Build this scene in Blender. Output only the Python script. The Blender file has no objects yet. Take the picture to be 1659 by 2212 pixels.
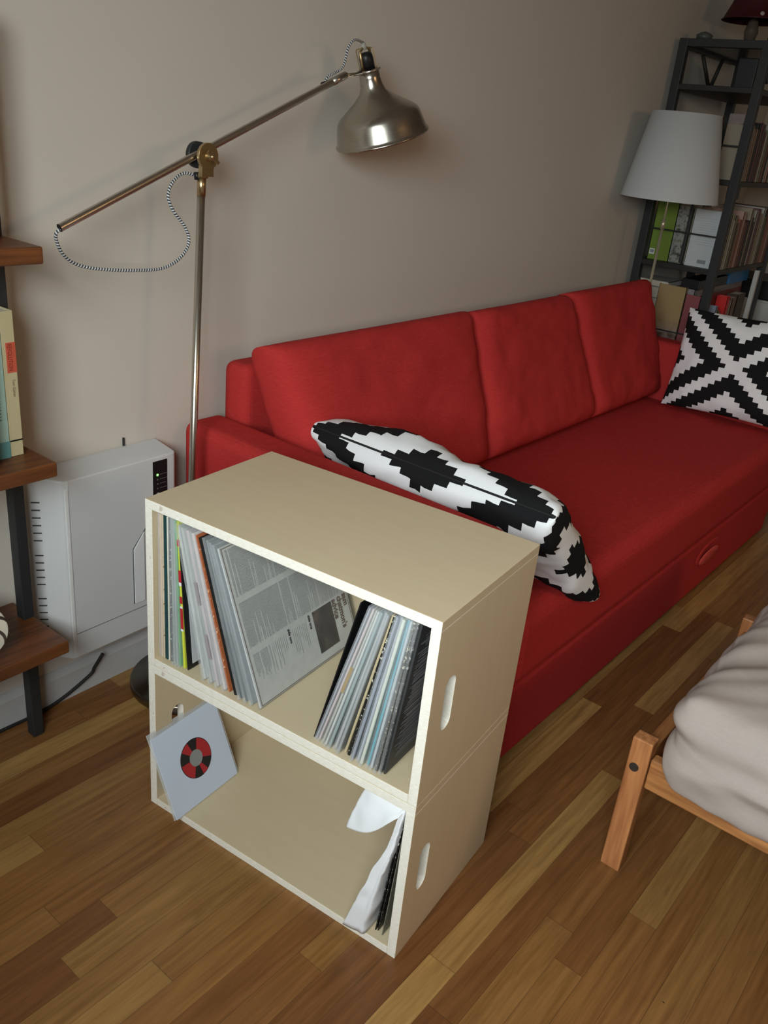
import bpy, bmesh, math, random
from mathutils import Vector, Matrix
R = math.radians
scene = bpy.context.scene
COL = scene.collection

# ------------------------------------------------------------------ camera, world, light, exposure
CAM = Vector((-0.89638, -1.63327, 1.38545))
RW = ((0.61840376, -0.78008838, 0.09507312), (-0.26980331, -0.32437848, -0.90663376), (0.73809414, 0.53501469, -0.4110673))
cd = bpy.data.cameras.new('camera'); cam = bpy.data.objects.new('camera', cd); COL.objects.link(cam)
m = Matrix(((RW[0][0], -RW[1][0], -RW[2][0], CAM.x), (RW[0][1], -RW[1][1], -RW[2][1], CAM.y), (RW[0][2], -RW[1][2], -RW[2][2], CAM.z), (0, 0, 0, 1)))
cam.matrix_world = m
cd.sensor_fit = 'VERTICAL'; cd.sensor_height = 36.0; cd.lens = 36.0 * 1856.86 / 2212.0
cd.clip_start = 0.02
scene.camera = cam
W = bpy.data.worlds.new('world'); scene.world = W; W.use_nodes = True
W.node_tree.nodes['Background'].inputs[0].default_value = (0.62, 0.72, 0.9, 1)
W.node_tree.nodes['Background'].inputs[1].default_value = 0.6
vs = scene.view_settings
vs.view_transform = 'Standard'; vs.look = 'None'; vs.gamma = 1.0; vs.use_curve_mapping = False
vs.exposure = 0.17
LX, LY0, LY1, LZ0, LZ1 = -1.40, -2.25, -1.00, 1.10, 2.12       # daylight window in the left wall


def area(name, loc, target, sx, sy, power, color):
    l = bpy.data.lights.new(name, 'AREA'); l.shape = 'RECTANGLE'; l.size = sx; l.size_y = sy
    l.energy = power; l.color = color
    o = bpy.data.objects.new(name, l); COL.objects.link(o); o.location = loc
    o.rotation_euler = (Vector(target) - Vector(loc)).to_track_quat('-Z', 'Y').to_euler()
    return o


area('sky_outside_window', (-2.5, -1.95, 2.45), (-0.4, -1.65, 1.1), 3.6, 2.4, 500, (0.90, 0.985, 0.975))
area('warm_fill_light', (1.2, -3.6, 1.9), (1.0, -2.0, 0.2), 0.5, 0.5, 10, (1.0, 0.62, 0.30))  # added warm fill for faces turned from the window, not a lamp of the room


# ------------------------------------------------------------------ node helper
class NT:
    def __init__(s, name):
        s.mat = bpy.data.materials.new(name); s.mat.use_nodes = True
        s.t = s.mat.node_tree; s.n = s.t.nodes; s.b = s.n['Principled BSDF']; s.out = s.n['Material Output']

    def put(s, sock, v):
        if isinstance(v, bpy.types.NodeSocket): s.t.links.new(v, sock)
        elif v is not None: sock.default_value = v

    def M(s, op, a, b=None, c=None):
        n = s.n.new('ShaderNodeMath'); n.operation = op
        for i, v in enumerate((a, b, c)): s.put(n.inputs[i], v)
        return n.outputs[0]

    def mix(s, f, a, b, mode='MIX'):
        n = s.n.new('ShaderNodeMix'); n.data_type = 'RGBA'; n.blend_type = mode
        s.put(n.inputs[0], f); s.put(n.inputs[6], c4(a)); s.put(n.inputs[7], c4(b))
        return n.outputs[2]

    def ramp(s, f, stops):
        n = s.n.new('ShaderNodeValToRGB'); e = n.color_ramp.elements
        while len(e) < len(stops): e.new(0.5)
        for k, (p, c) in enumerate(stops): e[k].position = p; e[k].color = c4(c)
        s.put(n.inputs[0], f); return n.outputs[0]

    def noise(s, vec, scale, detail=2.0, rough=0.5, out=0):
        n = s.n.new('ShaderNodeTexNoise'); s.put(n.inputs['Vector'], vec)
        n.inputs['Scale'].default_value = scale; n.inputs['Detail'].default_value = detail; n.inputs['Roughness'].default_value = rough
        return n.outputs[out]

    def wn(s, v, dim='2D'):
        n = s.n.new('ShaderNodeTexWhiteNoise'); n.noise_dimensions = dim
        if dim == '1D': s.put(n.inputs['W'], v)
        else: s.put(n.inputs['Vector'], v)
        return n.outputs[0]

    def coord(s, k='Object'): return s.n.new('ShaderNodeTexCoord').outputs[k]

    def sep(s, v):
        n = s.n.new('ShaderNodeSeparateXYZ'); s.put(n.inputs[0], v); return n.outputs[0], n.outputs[1], n.outputs[2]

    def comb(s, x, y, z=0.0):
        n = s.n.new('ShaderNodeCombineXYZ')
        for i, v in enumerate((x, y, z)): s.put(n.inputs[i], v)
        return n.outputs[0]

    def mapv(s, v, scale=(1, 1, 1), rot=(0, 0, 0), loc=(0, 0, 0)):
        n = s.n.new('ShaderNodeMapping'); s.put(n.inputs[0], v)
        n.inputs['Scale'].default_value = scale; n.inputs['Rotation'].default_value = rot; n.inputs['Location'].default_value = loc
        return n.outputs[0]

    def bump(s, h, strength=0.3, dist=0.002):
        n = s.n.new('ShaderNodeBump'); n.inputs['Strength'].default_value = strength; n.inputs['Distance'].default_value = dist
        s.put(n.inputs['Height'], h); s.t.links.new(n.outputs[0], s.b.inputs['Normal']); return n

    def set(s, color=None, rough=None, metal=None, spec=None, **k):
        s.put(s.b.inputs['Base Color'], c4(color)); s.put(s.b.inputs['Roughness'], rough)
        s.put(s.b.inputs['Metallic'], metal); s.put(s.b.inputs['Specular IOR Level'], spec)
        for a, v in k.items(): s.put(s.b.inputs[a], v)
        return s.mat


def c4(c):
    if isinstance(c, (tuple, list)) and len(c) == 3: return (c[0], c[1], c[2], 1.0)
    return c


def srgb(r, g, b):
    f = lambda v: (v / 255 / 12.92) if v / 255 <= 0.04045 else ((v / 255 + 0.055) / 1.055) ** 2.4
    return (f(r), f(g), f(b))


MATS = {}


def plain(name, color, rough=0.55, metal=0.0, var=0.06, scale=30.0, spec=0.4, bump=0.0):
    """surface of one colour with a slight procedural unevenness"""
    key = (name, tuple(color), rough, metal)
    if key in MATS: return MATS[key]
    n = NT(name); v = n.noise(n.coord(), scale, 3)
    dark = tuple(max(0.0, c * (1 - var)) for c in color); lite = tuple(min(1.0, c * (1 + var)) for c in color)
    n.set(n.mix(v, dark, lite), rough, metal, spec)
    if bump: n.bump(v, bump, 0.001)
    MATS[key] = n.mat
    return n.mat


def mat_wall():
    n = NT('painted_wall'); v = n.noise(n.coord(), 1.6, 3); w = n.noise(n.coord(), 220, 2)
    n.set(n.mix(v, (0.575, 0.530, 0.470), (0.615, 0.572, 0.510)), 0.75, 0, 0.25); n.bump(w, 0.12, 0.0008); return n.mat


def mat_floor():
    n = NT('oak_strip_floor')
    p = n.mapv(n.coord(), rot=(0, 0, R(1.2)))
    x, y, z = n.sep(p)
    PW = 0.0585
    row = n.M('FLOOR', n.M('DIVIDE', y, PW)); fy = n.M('FRACT', n.M('DIVIDE', y, PW))
    rr = n.wn(row, '1D')
    ln = n.M('MULTIPLY_ADD', rr, 0.9, 0.55)
    xx = n.M('DIVIDE', n.M('ADD', x, n.M('MULTIPLY', rr, 7.3)), ln)
    col_i = n.M('FLOOR', xx); fx = n.M('FRACT', xx)
    rnd = n.wn(n.comb(row, col_i, 0.0))
    rnd2 = n.wn(n.comb(n.M('ADD', row, 31.7), col_i, 0.0))
    base = n.ramp(rnd, [(0.0, srgb(118, 78, 46)), (0.3, srgb(134, 92, 52)), (0.55, srgb(146, 104, 60)), (0.8, srgb(150, 112, 66)), (1.0, srgb(176, 140, 86))])
    gv = n.mapv(n.comb(n.M('ADD', x, n.M('MULTIPLY', rnd, 20)), n.M('ADD', y, n.M('MULTIPLY', rnd2, 9)), 0.0), scale=(1.6, 26, 1))
    g1 = n.noise(gv, 3.0, 5, 0.62); g2 = n.noise(n.mapv(gv, scale=(1, 5, 1)), 6.0, 3, 0.6)
    base = n.mix(n.ramp(g1, [(0.34, (0, 0, 0)), (0.72, (1, 1, 1))]), n.mix(1.0, base, (0.66, 0.60, 0.52), 'MULTIPLY'), n.mix(1.0, base, (1.10, 1.09, 1.04), 'MULTIPLY'))
    base = n.mix(n.ramp(g2, [(0.52, (0, 0, 0)), (0.75, (0.4, 0.4, 0.4))]), base, n.mix(1.0, base, (0.6, 0.5, 0.42), 'MULTIPLY'))
    # mineral streaks along a few boards
    st = n.noise(n.mapv(p, scale=(1.3, 9, 1), loc=(3, 1, 0)), 2.2, 4, 0.6)
    base = n.mix(n.ramp(st, [(0.62, (0, 0, 0)), (0.72, (0.45, 0.45, 0.45))]), base, (0.055, 0.03, 0.014))
    gap = n.M('MAXIMUM', n.M('LESS_THAN', fy, 0.018), n.M('LESS_THAN', n.M('MULTIPLY', fx, ln), 0.0012))
    base = n.mix(n.M('MULTIPLY', gap, 0.55), base, (0.03, 0.016, 0.007))
    ck = n.noise(n.coord(), 34, 1); base = n.mix(n.M('GREATER_THAN', ck, 0.80), base, (0.03, 0.02, 0.01))
    wear = n.noise(n.coord(), 2.3, 4)
    sc = n.noise(n.mapv(n.coord(), scale=(9, 5, 1), rot=(0, 0, .7)), 7, 5, .7)
    base = n.mix(n.ramp(sc, [(0.70, (0, 0, 0)), (0.78, (.22, .22, .22))]), base, (.30, .27, .24))
    n.set(base, n.M('MULTIPLY_ADD', wear, 0.22, 0.30), 0, 0.4)
    n.bump(n.M('SUBTRACT', n.M('MULTIPLY', g1, 0.25), gap), 0.22, 0.0012)
    return n.mat


def mat_ply(edge=False):
    n = NT('birch_ply_edge' if edge else 'birch_plywood')
    p = n.coord()
    if edge:
        v = n.noise(n.mapv(p, scale=(30, 400, 400)), 3, 3)
        w = n.noise(n.mapv(p, scale=(4, 4, 4)), 9, 3)
        c = n.mix(n.ramp(v, [(0.35, (0, 0, 0)), (0.6, (1, 1, 1))]), (0.78, 0.73, 0.62), (0.90, 0.88, 0.81))
        c = n.mix(n.ramp(w, [(0.72, (0, 0, 0)), (0.76, (.6, .6, .6))]), c, (0.45, 0.36, 0.25))
    else:
        v = n.noise(n.mapv(p, scale=(3, 18, 3)), 3, 5, 0.6)
        w = n.noise(p, 5, 2)
        c = n.mix(v, (0.58, 0.475, 0.315), (0.66, 0.56, 0.395)); c = n.mix(n.M('MULTIPLY', w, 0.35), c, (0.64, 0.50, 0.31))
    return n.set(c, 0.42, 0, 0.35)


def mat_fabric(name, c1, c2, scale=900, rough=0.9, sheen=0.0):
    n = NT(name); p = n.coord()
    a = n.noise(n.mapv(p, scale=(1, 0.12, 1)), scale, 2); b = n.noise(n.mapv(p, scale=(0.12, 1, 0.3)), scale, 2)
    big = n.noise(p, 3.5, 3); mid = n.noise(n.mapv(p, scale=(1, 1, 6)), 60, 3)
    f = n.M('MULTIPLY_ADD', n.M('MULTIPLY', n.M('ADD', a, b), 0.5), 0.55, n.M('ADD', n.M('MULTIPLY', big, 0.10), n.M('MULTIPLY', mid, 0.34)))
    n.set(n.mix(n.ramp(f, [(0.3, (0, 0, 0)), (0.72, (1, 1, 1))]), c1, c2), rough, 0, 0.15, **{'Sheen Weight': sheen, 'Sheen Roughness': 0.5})
    n.bump(n.M('ADD', a, b), 0.22, 0.0008); return n.mat


def mat_wood(name, dark, lite, axis=(2, 26, 26), scale=3, rough=0.4):
    n = NT(name); p = n.coord()
    v = n.noise(n.mapv(p, scale=axis), scale, 6, 0.6); w = n.noise(n.mapv(p, scale=tuple(a * 4 for a in axis)), scale, 3)
    c = n.mix(n.ramp(v, [(0.3, (0, 0, 0)), (0.7, (1, 1, 1))]), dark, lite)
    c = n.mix(n.ramp(w, [(0.5, (0, 0, 0)), (0.8, (0.5, 0.5, 0.5))]), c, dark)
    n.set(c, rough, 0, 0.4); n.bump(v, 0.12, 0.001); return n.mat


def mat_metal(name, color, rough=0.28, aniso=0.0):
    n = NT(name); p = n.coord()
    v = n.noise(n.mapv(p, scale=(40, 40, 900)), 2, 2)
    n.set(n.mix(v, tuple(c * 0.97 for c in color), color), n.M('MULTIPLY_ADD', v, 0.03, rough - 0.015), 1.0)
    if aniso: n.b.inputs['Anisotropic'].default_value = aniso
    return n.mat


def mat_diamond():
    """black and white stepped lozenges printed on the cotton covers, from the cushion's own UV"""
    n = NT('stepped_black_white_print')
    u, v, _ = n.sep(n.coord('UV'))
    N = 26.0
    iu = n.M('ABSOLUTE', n.M('FLOOR', n.M('ADD', n.M('MULTIPLY', n.M('SUBTRACT', u, 0.5), N), 0.5)))
    iv = n.M('ABSOLUTE', n.M('FLOOR', n.M('ADD', n.M('MULTIPLY', n.M('SUBTRACT', v, 0.5), N), 0.5)))
    d = n.M('ABSOLUTE', n.M('SUBTRACT', iu, iv))
    ph = n.M('MODULO', n.M('ADD', d, 2.0), 8.0)               # 2..5 white across the X, 0..3 steps further out black
    black = n.M('GREATER_THAN', ph, 3.5)
    f = n.noise(n.coord(), 500, 2)
    cw = n.mix(f, (0.74, 0.75, 0.78), (0.84, 0.85, 0.87)); cb = n.mix(f, (0.006, 0.006, 0.007), (0.014, 0.014, 0.015))
    n.set(n.mix(black, cw, cb), 0.88, 0, 0.15); n.bump(f, 0.15, 0.0006); return n.mat


def mat_cord():
    n = NT('braided_cord'); u, v, _ = n.sep(n.coord('UV'))
    s = n.M('FRACT', n.M('ADD', n.M('MULTIPLY', u, 1.0), n.M('MULTIPLY', v, 1.0)))
    return n.set(n.mix(n.M('GREATER_THAN', s, 0.5), (0.03, 0.035, 0.05), (0.62, 0.63, 0.64)), 0.8)


def mat_clear(name='clear_plastic_film', haze=0.16, tint=(0.86, 0.89, 0.92), even=False):
    n = NT(name)
    tr = n.n.new('ShaderNodeBsdfTransparent'); gl = n.n.new('ShaderNodeBsdfGlossy'); df = n.n.new('ShaderNodeBsdfDiffuse')
    gl.inputs['Roughness'].default_value = 0.18; df.inputs['Color'].default_value = c4(tint); tr.inputs['Color'].default_value = (0.97, 0.98, 0.98, 1)
    lw = n.n.new('ShaderNodeLayerWeight'); lw.inputs[0].default_value = 0.5
    frs = n.M('MULTIPLY_ADD', n.M('POWER', lw.outputs[1], 4.0), 0.55, 0.035)
    wr = n.noise(n.mapv(n.coord(), scale=(40, 40, 6)), 2, 3)
    m1 = n.n.new('ShaderNodeMixShader'); m2 = n.n.new('ShaderNodeMixShader')
    n.put(m1.inputs[0], haze if even else n.M('MULTIPLY', wr, haze * 2)); n.t.links.new(tr.outputs[0], m1.inputs[1]); n.t.links.new(df.outputs[0], m1.inputs[2])
    n.t.links.new(frs, m2.inputs[0]); n.t.links.new(m1.outputs[0], m2.inputs[1]); n.t.links.new(gl.outputs[0], m2.inputs[2])
    bp = n.n.new('ShaderNodeBump'); bp.inputs['Strength'].default_value = 0.05 if even else 0.35; bp.inputs['Distance'].default_value = 0.003
    n.put(bp.inputs['Height'], wr); n.t.links.new(bp.outputs[0], gl.inputs['Normal'])
    n.t.links.new(m2.outputs[0], n.out.inputs[0]); return n.mat


WALL = mat_wall(); FLOOR = mat_floor(); PLY = mat_ply(); PLYE = mat_ply(True)
RED = mat_fabric('red_woven_fabric', (0.33, 0.021, 0.021), (0.56, 0.044, 0.040))
DIAM = mat_diamond(); CORD = mat_cord(); CLEAR = mat_clear()
STEEL = mat_metal('brushed_nickel', (0.60, 0.56, 0.50), 0.30); BRASS = mat_metal('satin_brass', (0.56, 0.43, 0.24), 0.34)
GREYM = plain('dark_grey_metal', (0.022, 0.024, 0.026), 0.5); BLACK = plain('black_plastic', (0.008, 0.008, 0.009), 0.42)
SHELFW = mat_wood('walnut_stained_board', srgb(74, 42, 24), srgb(122, 72, 38), (2, 26, 26))
PINE = mat_wood('oiled_oak_frame', srgb(128, 78, 44), srgb(196, 138, 84), (26, 2, 26), 3, 0.38)
PINEV = mat_wood('oiled_oak_leg', srgb(140, 84, 50), srgb(200, 138, 88), (26, 26, 2), 3, 0.4)
SHEET = mat_fabric('taupe_cotton_sheet', (0.37, 0.315, 0.29), (0.43, 0.37, 0.34), 1200, 0.85, 0.0)
WHITEP = plain('white_enamel', (0.62, 0.63, 0.64), 0.38, var=0.04, scale=4)
PAPER = plain('white_paper', (0.80, 0.82, 0.86), 0.6, var=0.02)


# ------------------------------------------------------------------ mesh helpers
def mesh_obj(name, bm, mats, parent=None, smooth=False, bevel=0.0, seg=2):
    me = bpy.data.meshes.new(name)
    bmesh.ops.recalc_face_normals(bm, faces=bm.faces[:]); bm.to_mesh(me); bm.free()
    for mt in (mats if isinstance(mats, (list, tuple)) else [mats]): me.materials.append(mt)
    if smooth:
        for p in me.polygons: p.use_smooth = True
    o = bpy.data.objects.new(name, me); COL.objects.link(o)
    if parent: o.parent = parent
    if bevel:
        b = o.modifiers.new('bevel', 'BEVEL'); b.width = bevel; b.segments = seg; b.limit_method = 'ANGLE'; b.angle_limit = R(40)
    return o


def tag(o, label, cat, group=None):
    o['label'] = label; o['category'] = cat
    if group: o['group'] = group
    return o


def empty(name, loc=(0, 0, 0), rz=0.0, label=None, cat=None, group=None):
    o = bpy.data.objects.new(name, None); COL.objects.link(o); o.location = loc; o.rotation_euler = (0, 0, rz)
    o.empty_display_size = 0.05
    if label: tag(o, label, cat, group)
    return o


def struct(o): o['kind'] = 'structure'; return o


def box(bm, x0, x1, y0, y1, z0, z1, mat=0, M=None):
    vs_ = [bm.verts.new((x, y, z)) for z in (z0, z1) for y in (y0, y1) for x in (x0, x1)]
    fs = []
    for q in ((0, 2, 3, 1), (4, 5, 7, 6), (0, 1, 5, 4), (2, 6, 7, 3), (0, 4, 6, 2), (1, 3, 7, 5)):
        f = bm.faces.new([vs_[i] for i in q]); f.material_index = mat; fs.append(f)
    if M: bmesh.ops.transform(bm, matrix=M, verts=vs_)
    return fs


def nb(): return bmesh.new()


def bx(name, dims, mat, parent=None, bevel=0.0, M=None, seg=2):
    bm = nb(); box(bm, *dims, M=M); return mesh_obj(name, bm, mat, parent, bevel=bevel, seg=seg)


def frame_from(d):
    d = Vector(d).normalized(); a = Vector((0, 0, 1)) if abs(d.z) < 0.9 else Vector((1, 0, 0))
    x = d.cross(a).normalized(); y = d.cross(x).normalized()
    return Matrix((x, y, d)).transposed()


def cyl(bm, p0, p1, r0, r1=None, n=24, cap=True, mat=0):
    p0 = Vector(p0); p1 = Vector(p1); r1 = r0 if r1 is None else r1
    F = frame_from(p1 - p0); rings = []
    for p, r in ((p0, r0), (p1, r1)):
        rings.append([bm.verts.new(p + F @ Vector((math.cos(2 * math.pi * k / n) * r, math.sin(2 * math.pi * k / n) * r, 0))) for k in range(n)])
    for k in range(n):
        f = bm.faces.new((rings[0][k], rings[0][(k + 1) % n], rings[1][(k + 1) % n], rings[1][k])); f.smooth = True; f.material_index = mat
    if cap:
        for rg in rings: f = bm.faces.new(rg); f.material_index = mat


def lathe(bm, prof, origin=(0, 0, 0), axis=(0, 0, 1), n=48, mat=0, closed=False):
    F = frame_from(axis); o = Vector(origin); rings = []
    for r, s in prof:
        rings.append([bm.verts.new(o + F @ Vector((math.cos(2 * math.pi * k / n) * r, math.sin(2 * math.pi * k / n) * r, s))) for k in range(n)])
    if closed: rings.append(rings[0])
    for a, b in zip(rings, rings[1:]):
        for k in range(n):
            f = bm.faces.new((a[k], a[(k + 1) % n], b[(k + 1) % n], b[k])); f.smooth = True; f.material_index = mat


def catmull(pts, k=10):
    pts = [Vector(p) for p in pts]; P = [2 * pts[0] - pts[1]] + pts + [2 * pts[-1] - pts[-2]]; out = []
    for i in range(1, len(P) - 2):
        a, b, c, d = P[i - 1:i + 3]
        for j in range(k):
            t = j / k
            out.append(0.5 * ((2 * b) + (c - a) * t + (2 * a - 5 * b + 4 * c - d) * t * t + (3 * b - a - 3 * c + d) * t ** 3))
    out.append(pts[-1]); return out


def tube(bm, path, r, n=10, uvrep=None, mat=0):
    uvl = bm.loops.layers.uv.verify() if uvrep else None
    rings = []; L = [0.0]
    for a, b in zip(path, path[1:]): L.append(L[-1] + (b - a).length)
    nx = None
    for i, p in enumerate(path):
        d = (path[min(i + 1, len(path) - 1)] - path[max(i - 1, 0)]).normalized()
        if nx is None: nx = d.orthogonal().normalized()
        nx = (nx - d * nx.dot(d)).normalized(); ny = d.cross(nx)
        rings.append([bm.verts.new(p + nx * math.cos(2 * math.pi * k / n) * r + ny * math.sin(2 * math.pi * k / n) * r) for k in range(n)])
    for i in range(len(rings) - 1):
        for k in range(n):
            f = bm.faces.new((rings[i][k], rings[i][(k + 1) % n], rings[i + 1][(k + 1) % n], rings[i + 1][k])); f.smooth = True; f.material_index = mat
            if uvl:
                for lp, (uu, vv) in zip(f.loops, ((L[i], k / n), (L[i], (k + 1) / n), (L[i + 1], (k + 1) / n), (L[i + 1], k / n))):
                    lp[uvl].uv = (uu * uvrep, vv)
    bm.faces.new(rings[0]); bm.faces.new(rings[-1])


def cushion(name, c00, c10, c11, c01, thick, mat, parent=None, n=40, px=2.6, pinch=0.05, boxy=1.0, wrinkle=0.004, seed=0, bulge=0.0):
    """stuffed cushion between four corners (u along c00-c10, v along c00-c01); pinched corners, domed faces"""
    from mathutils import noise as NZ
    c00, c10, c11, c01 = map(Vector, (c00, c10, c11, c01))
    nrm = (c10 - c00).cross(c01 - c00).normalized(); bm = nb(); uvl = bm.loops.layers.uv.verify()
    grid = {}
    for side in (1, -1):
        for i in range(n + 1):
            for j in range(n + 1):
                u = -math.cos(math.pi * i / n) ; v = -math.cos(math.pi * j / n)
                if side == -1 and (i in (0, n) or j in (0, n)):
                    grid[(side, i, j)] = grid[(1, i, j)]; continue
                # edges bow inward between the corners
                uu = u * (1 - pinch * (1 - v * v)); vv = v * (1 - pinch * (1 - u * u))
                a = (uu + 1) / 2; b = (vv + 1) / 2
                p = c00 * (1 - a) * (1 - b) + c10 * a * (1 - b) + c11 * a * b + c01 * (1 - a) * b
                h = (max(0.0, (1 - abs(u) ** px)) * max(0.0, (1 - abs(v) ** px))) ** (0.5 / boxy)
                w = NZ.noise(Vector((u * 2.2 + seed, v * 2.2, side * 3.0))) * wrinkle * 2 + NZ.noise(Vector((u * 7 + seed, v * 7, side * 5.0))) * wrinkle
                p = p + nrm * side * (thick / 2 * h + w * min(1, h * 2)) + nrm * bulge * (1 - u * u) * (1 - v * v)
                grid[(side, i, j)] = bm.verts.new(p)
    prof = [0.0]
    for i in range(n):
        du = (math.cos(math.pi * i / n) - math.cos(math.pi * (i + 1) / n)) / 2 * (c01 - c00).length
        h0, h1 = [(max(0.0, 1 - abs(-math.cos(math.pi * q / n)) ** px)) ** (0.5 / boxy) * thick / 2 for q in (i, i + 1)]
        prof.append(prof[-1] + math.hypot(du, h1 - h0))
    prof = [q / prof[-1] for q in prof]
    for side in (1, -1):
        for i in range(n):
            for j in range(n):
                q = [(i, j), (i + 1, j), (i + 1, j + 1), (i, j + 1)]
                f = bm.faces.new([grid[(side,) + t] for t in (q if side == 1 else q[::-1])]); f.smooth = True
                for lp, t in zip(f.loops, (q if side == 1 else q[::-1])):
                    lp[uvl].uv = (prof[t[0]], prof[t[1]])
    me = bpy.data.meshes.new(name); bm.normal_update(); bm.to_mesh(me); bm.free(); me.materials.append(mat)
    o = bpy.data.objects.new(name, me); COL.objects.link(o)
    if parent: o.parent = parent
    border = []
    P = lambda a, b: c00 * (1 - a) * (1 - b) + c10 * a * (1 - b) + c11 * a * b + c01 * (1 - a) * b
    for s in range(4):
        for i in range(n):
            t = -math.cos(math.pi * i / n)
            u, v = ((t, -1), (1, t), (-t, 1), (-1, -t))[s]
            uu = u * (1 - pinch * (1 - v * v)); vv = v * (1 - pinch * (1 - u * u)); border.append(P((uu + 1) / 2, (vv + 1) / 2))
    return o, border


def text_mesh(name, body, size, M, mat, parent=None, extrude=0.0002, align='LEFT', xs=1.0, bold=0.0):
    cu = bpy.data.curves.new(name, 'FONT'); cu.body = body; cu.size = size; cu.extrude = extrude; cu.align_x = align; cu.resolution_u = 3; cu.offset = bold * size
    t = bpy.data.objects.new(name, cu); COL.objects.link(t)
    me = bpy.data.meshes.new_from_object(t.evaluated_get(bpy.context.evaluated_depsgraph_get()))
    bpy.data.objects.remove(t); bpy.data.curves.remove(cu)
    me.transform(M @ Matrix.Diagonal((xs, 1, 1, 1))); me.materials.clear(); me.materials.append(mat); me.name = name
    o = bpy.data.objects.new(name, me); COL.objects.link(o)
    if parent: o.parent = parent
    return o


def basis(o, x, y):
    x = Vector(x).normalized(); y = Vector(y).normalized(); z = x.cross(y)
    return Matrix.Translation(Vector(o)) @ Matrix((x, y, z)).transposed().to_4x4()


# ------------------------------------------------------------------ room
XL, XR, YB, H = -1.40, 4.6, -4.2, 2.55
def slab(name, d, mat): return struct(bx(name, d, mat))
slab('floor', (XL - .2, XR + .2, YB - .2, 0.2, -0.1, 0), FLOOR)
slab('ceiling', (XL - .2, XR + .2, YB - .2, 0.2, H, H + .1), plain('ceiling_paint', (0.42, 0.40, 0.36), 0.8))
slab('wall_back', (XL, XR, 0, 0.15, 0, H), WALL)
slab('wall_right', (XR, XR + .15, YB, 0.15, 0, H), WALL)
slab('wall_front', (XL, XR, YB - .15, YB, 0, H), plain('dark_tan_paint', (0.34, 0.27, 0.20), 0.8))
bm = nb()
box(bm, XL - .15, XL, YB, LY0, 0, H); box(bm, XL - .15, XL, LY1, 0, 0, H)
box(bm, XL - .15, XL, LY0, LY1, 0, LZ0); box(bm, XL - .15, XL, LY0, LY1, LZ1, H)
struct(mesh_obj('wall_left', bm, WALL))
TRIM = plain('dusty_white_trim', (0.50, 0.50, 0.50), 0.5, var=0.12, scale=9)
bm = nb()
for a in ((XL - .02, XL + .02, LY0 - .06, LY0, LZ0 - .06, LZ1 + .06), (XL - .02, XL + .02, LY1, LY1 + .06, LZ0 - .06, LZ1 + .06),
          (XL - .02, XL + .02, LY0, LY1, LZ1, LZ1 + .06), (XL - .02, XL + .05, LY0, LY1, LZ0 - .06, LZ0),
          (XL - .06, XL - .02, (LY0 + LY1) / 2 - .02, (LY0 + LY1) / 2 + .02, LZ0, LZ1)): box(bm, *a)
struct(mesh_obj('window_1', bm, TRIM, bevel=.003))
bm = nb()
prof = [(0, 0), (-.014, 0), (-.014, .072), (-.009, .082), (-.004, .088), (0, .09)]
a = [bm.verts.new((XL, y, z)) for y, z in prof]; b = [bm.verts.new((XR, y, z)) for y, z in prof]
for i in range(len(prof) - 1): bm.faces.new((a[i], a[i + 1], b[i + 1], b[i]))
bm.faces.new(a); bm.faces.new(b[::-1])
struct(mesh_obj('baseboard_back', bm, TRIM))

# ------------------------------------------------------------------ record crates (own frame: x across the opening, y into the crate)
CR = R(-85.0); CL = Vector((0.0, -0.4426, 0.0))
CM = Matrix.Translation(CL) @ Matrix.Rotation(CR, 4, 'Z')
CW, CD, CH, CT = 0.632, 0.357, 0.36, 0.018


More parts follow.
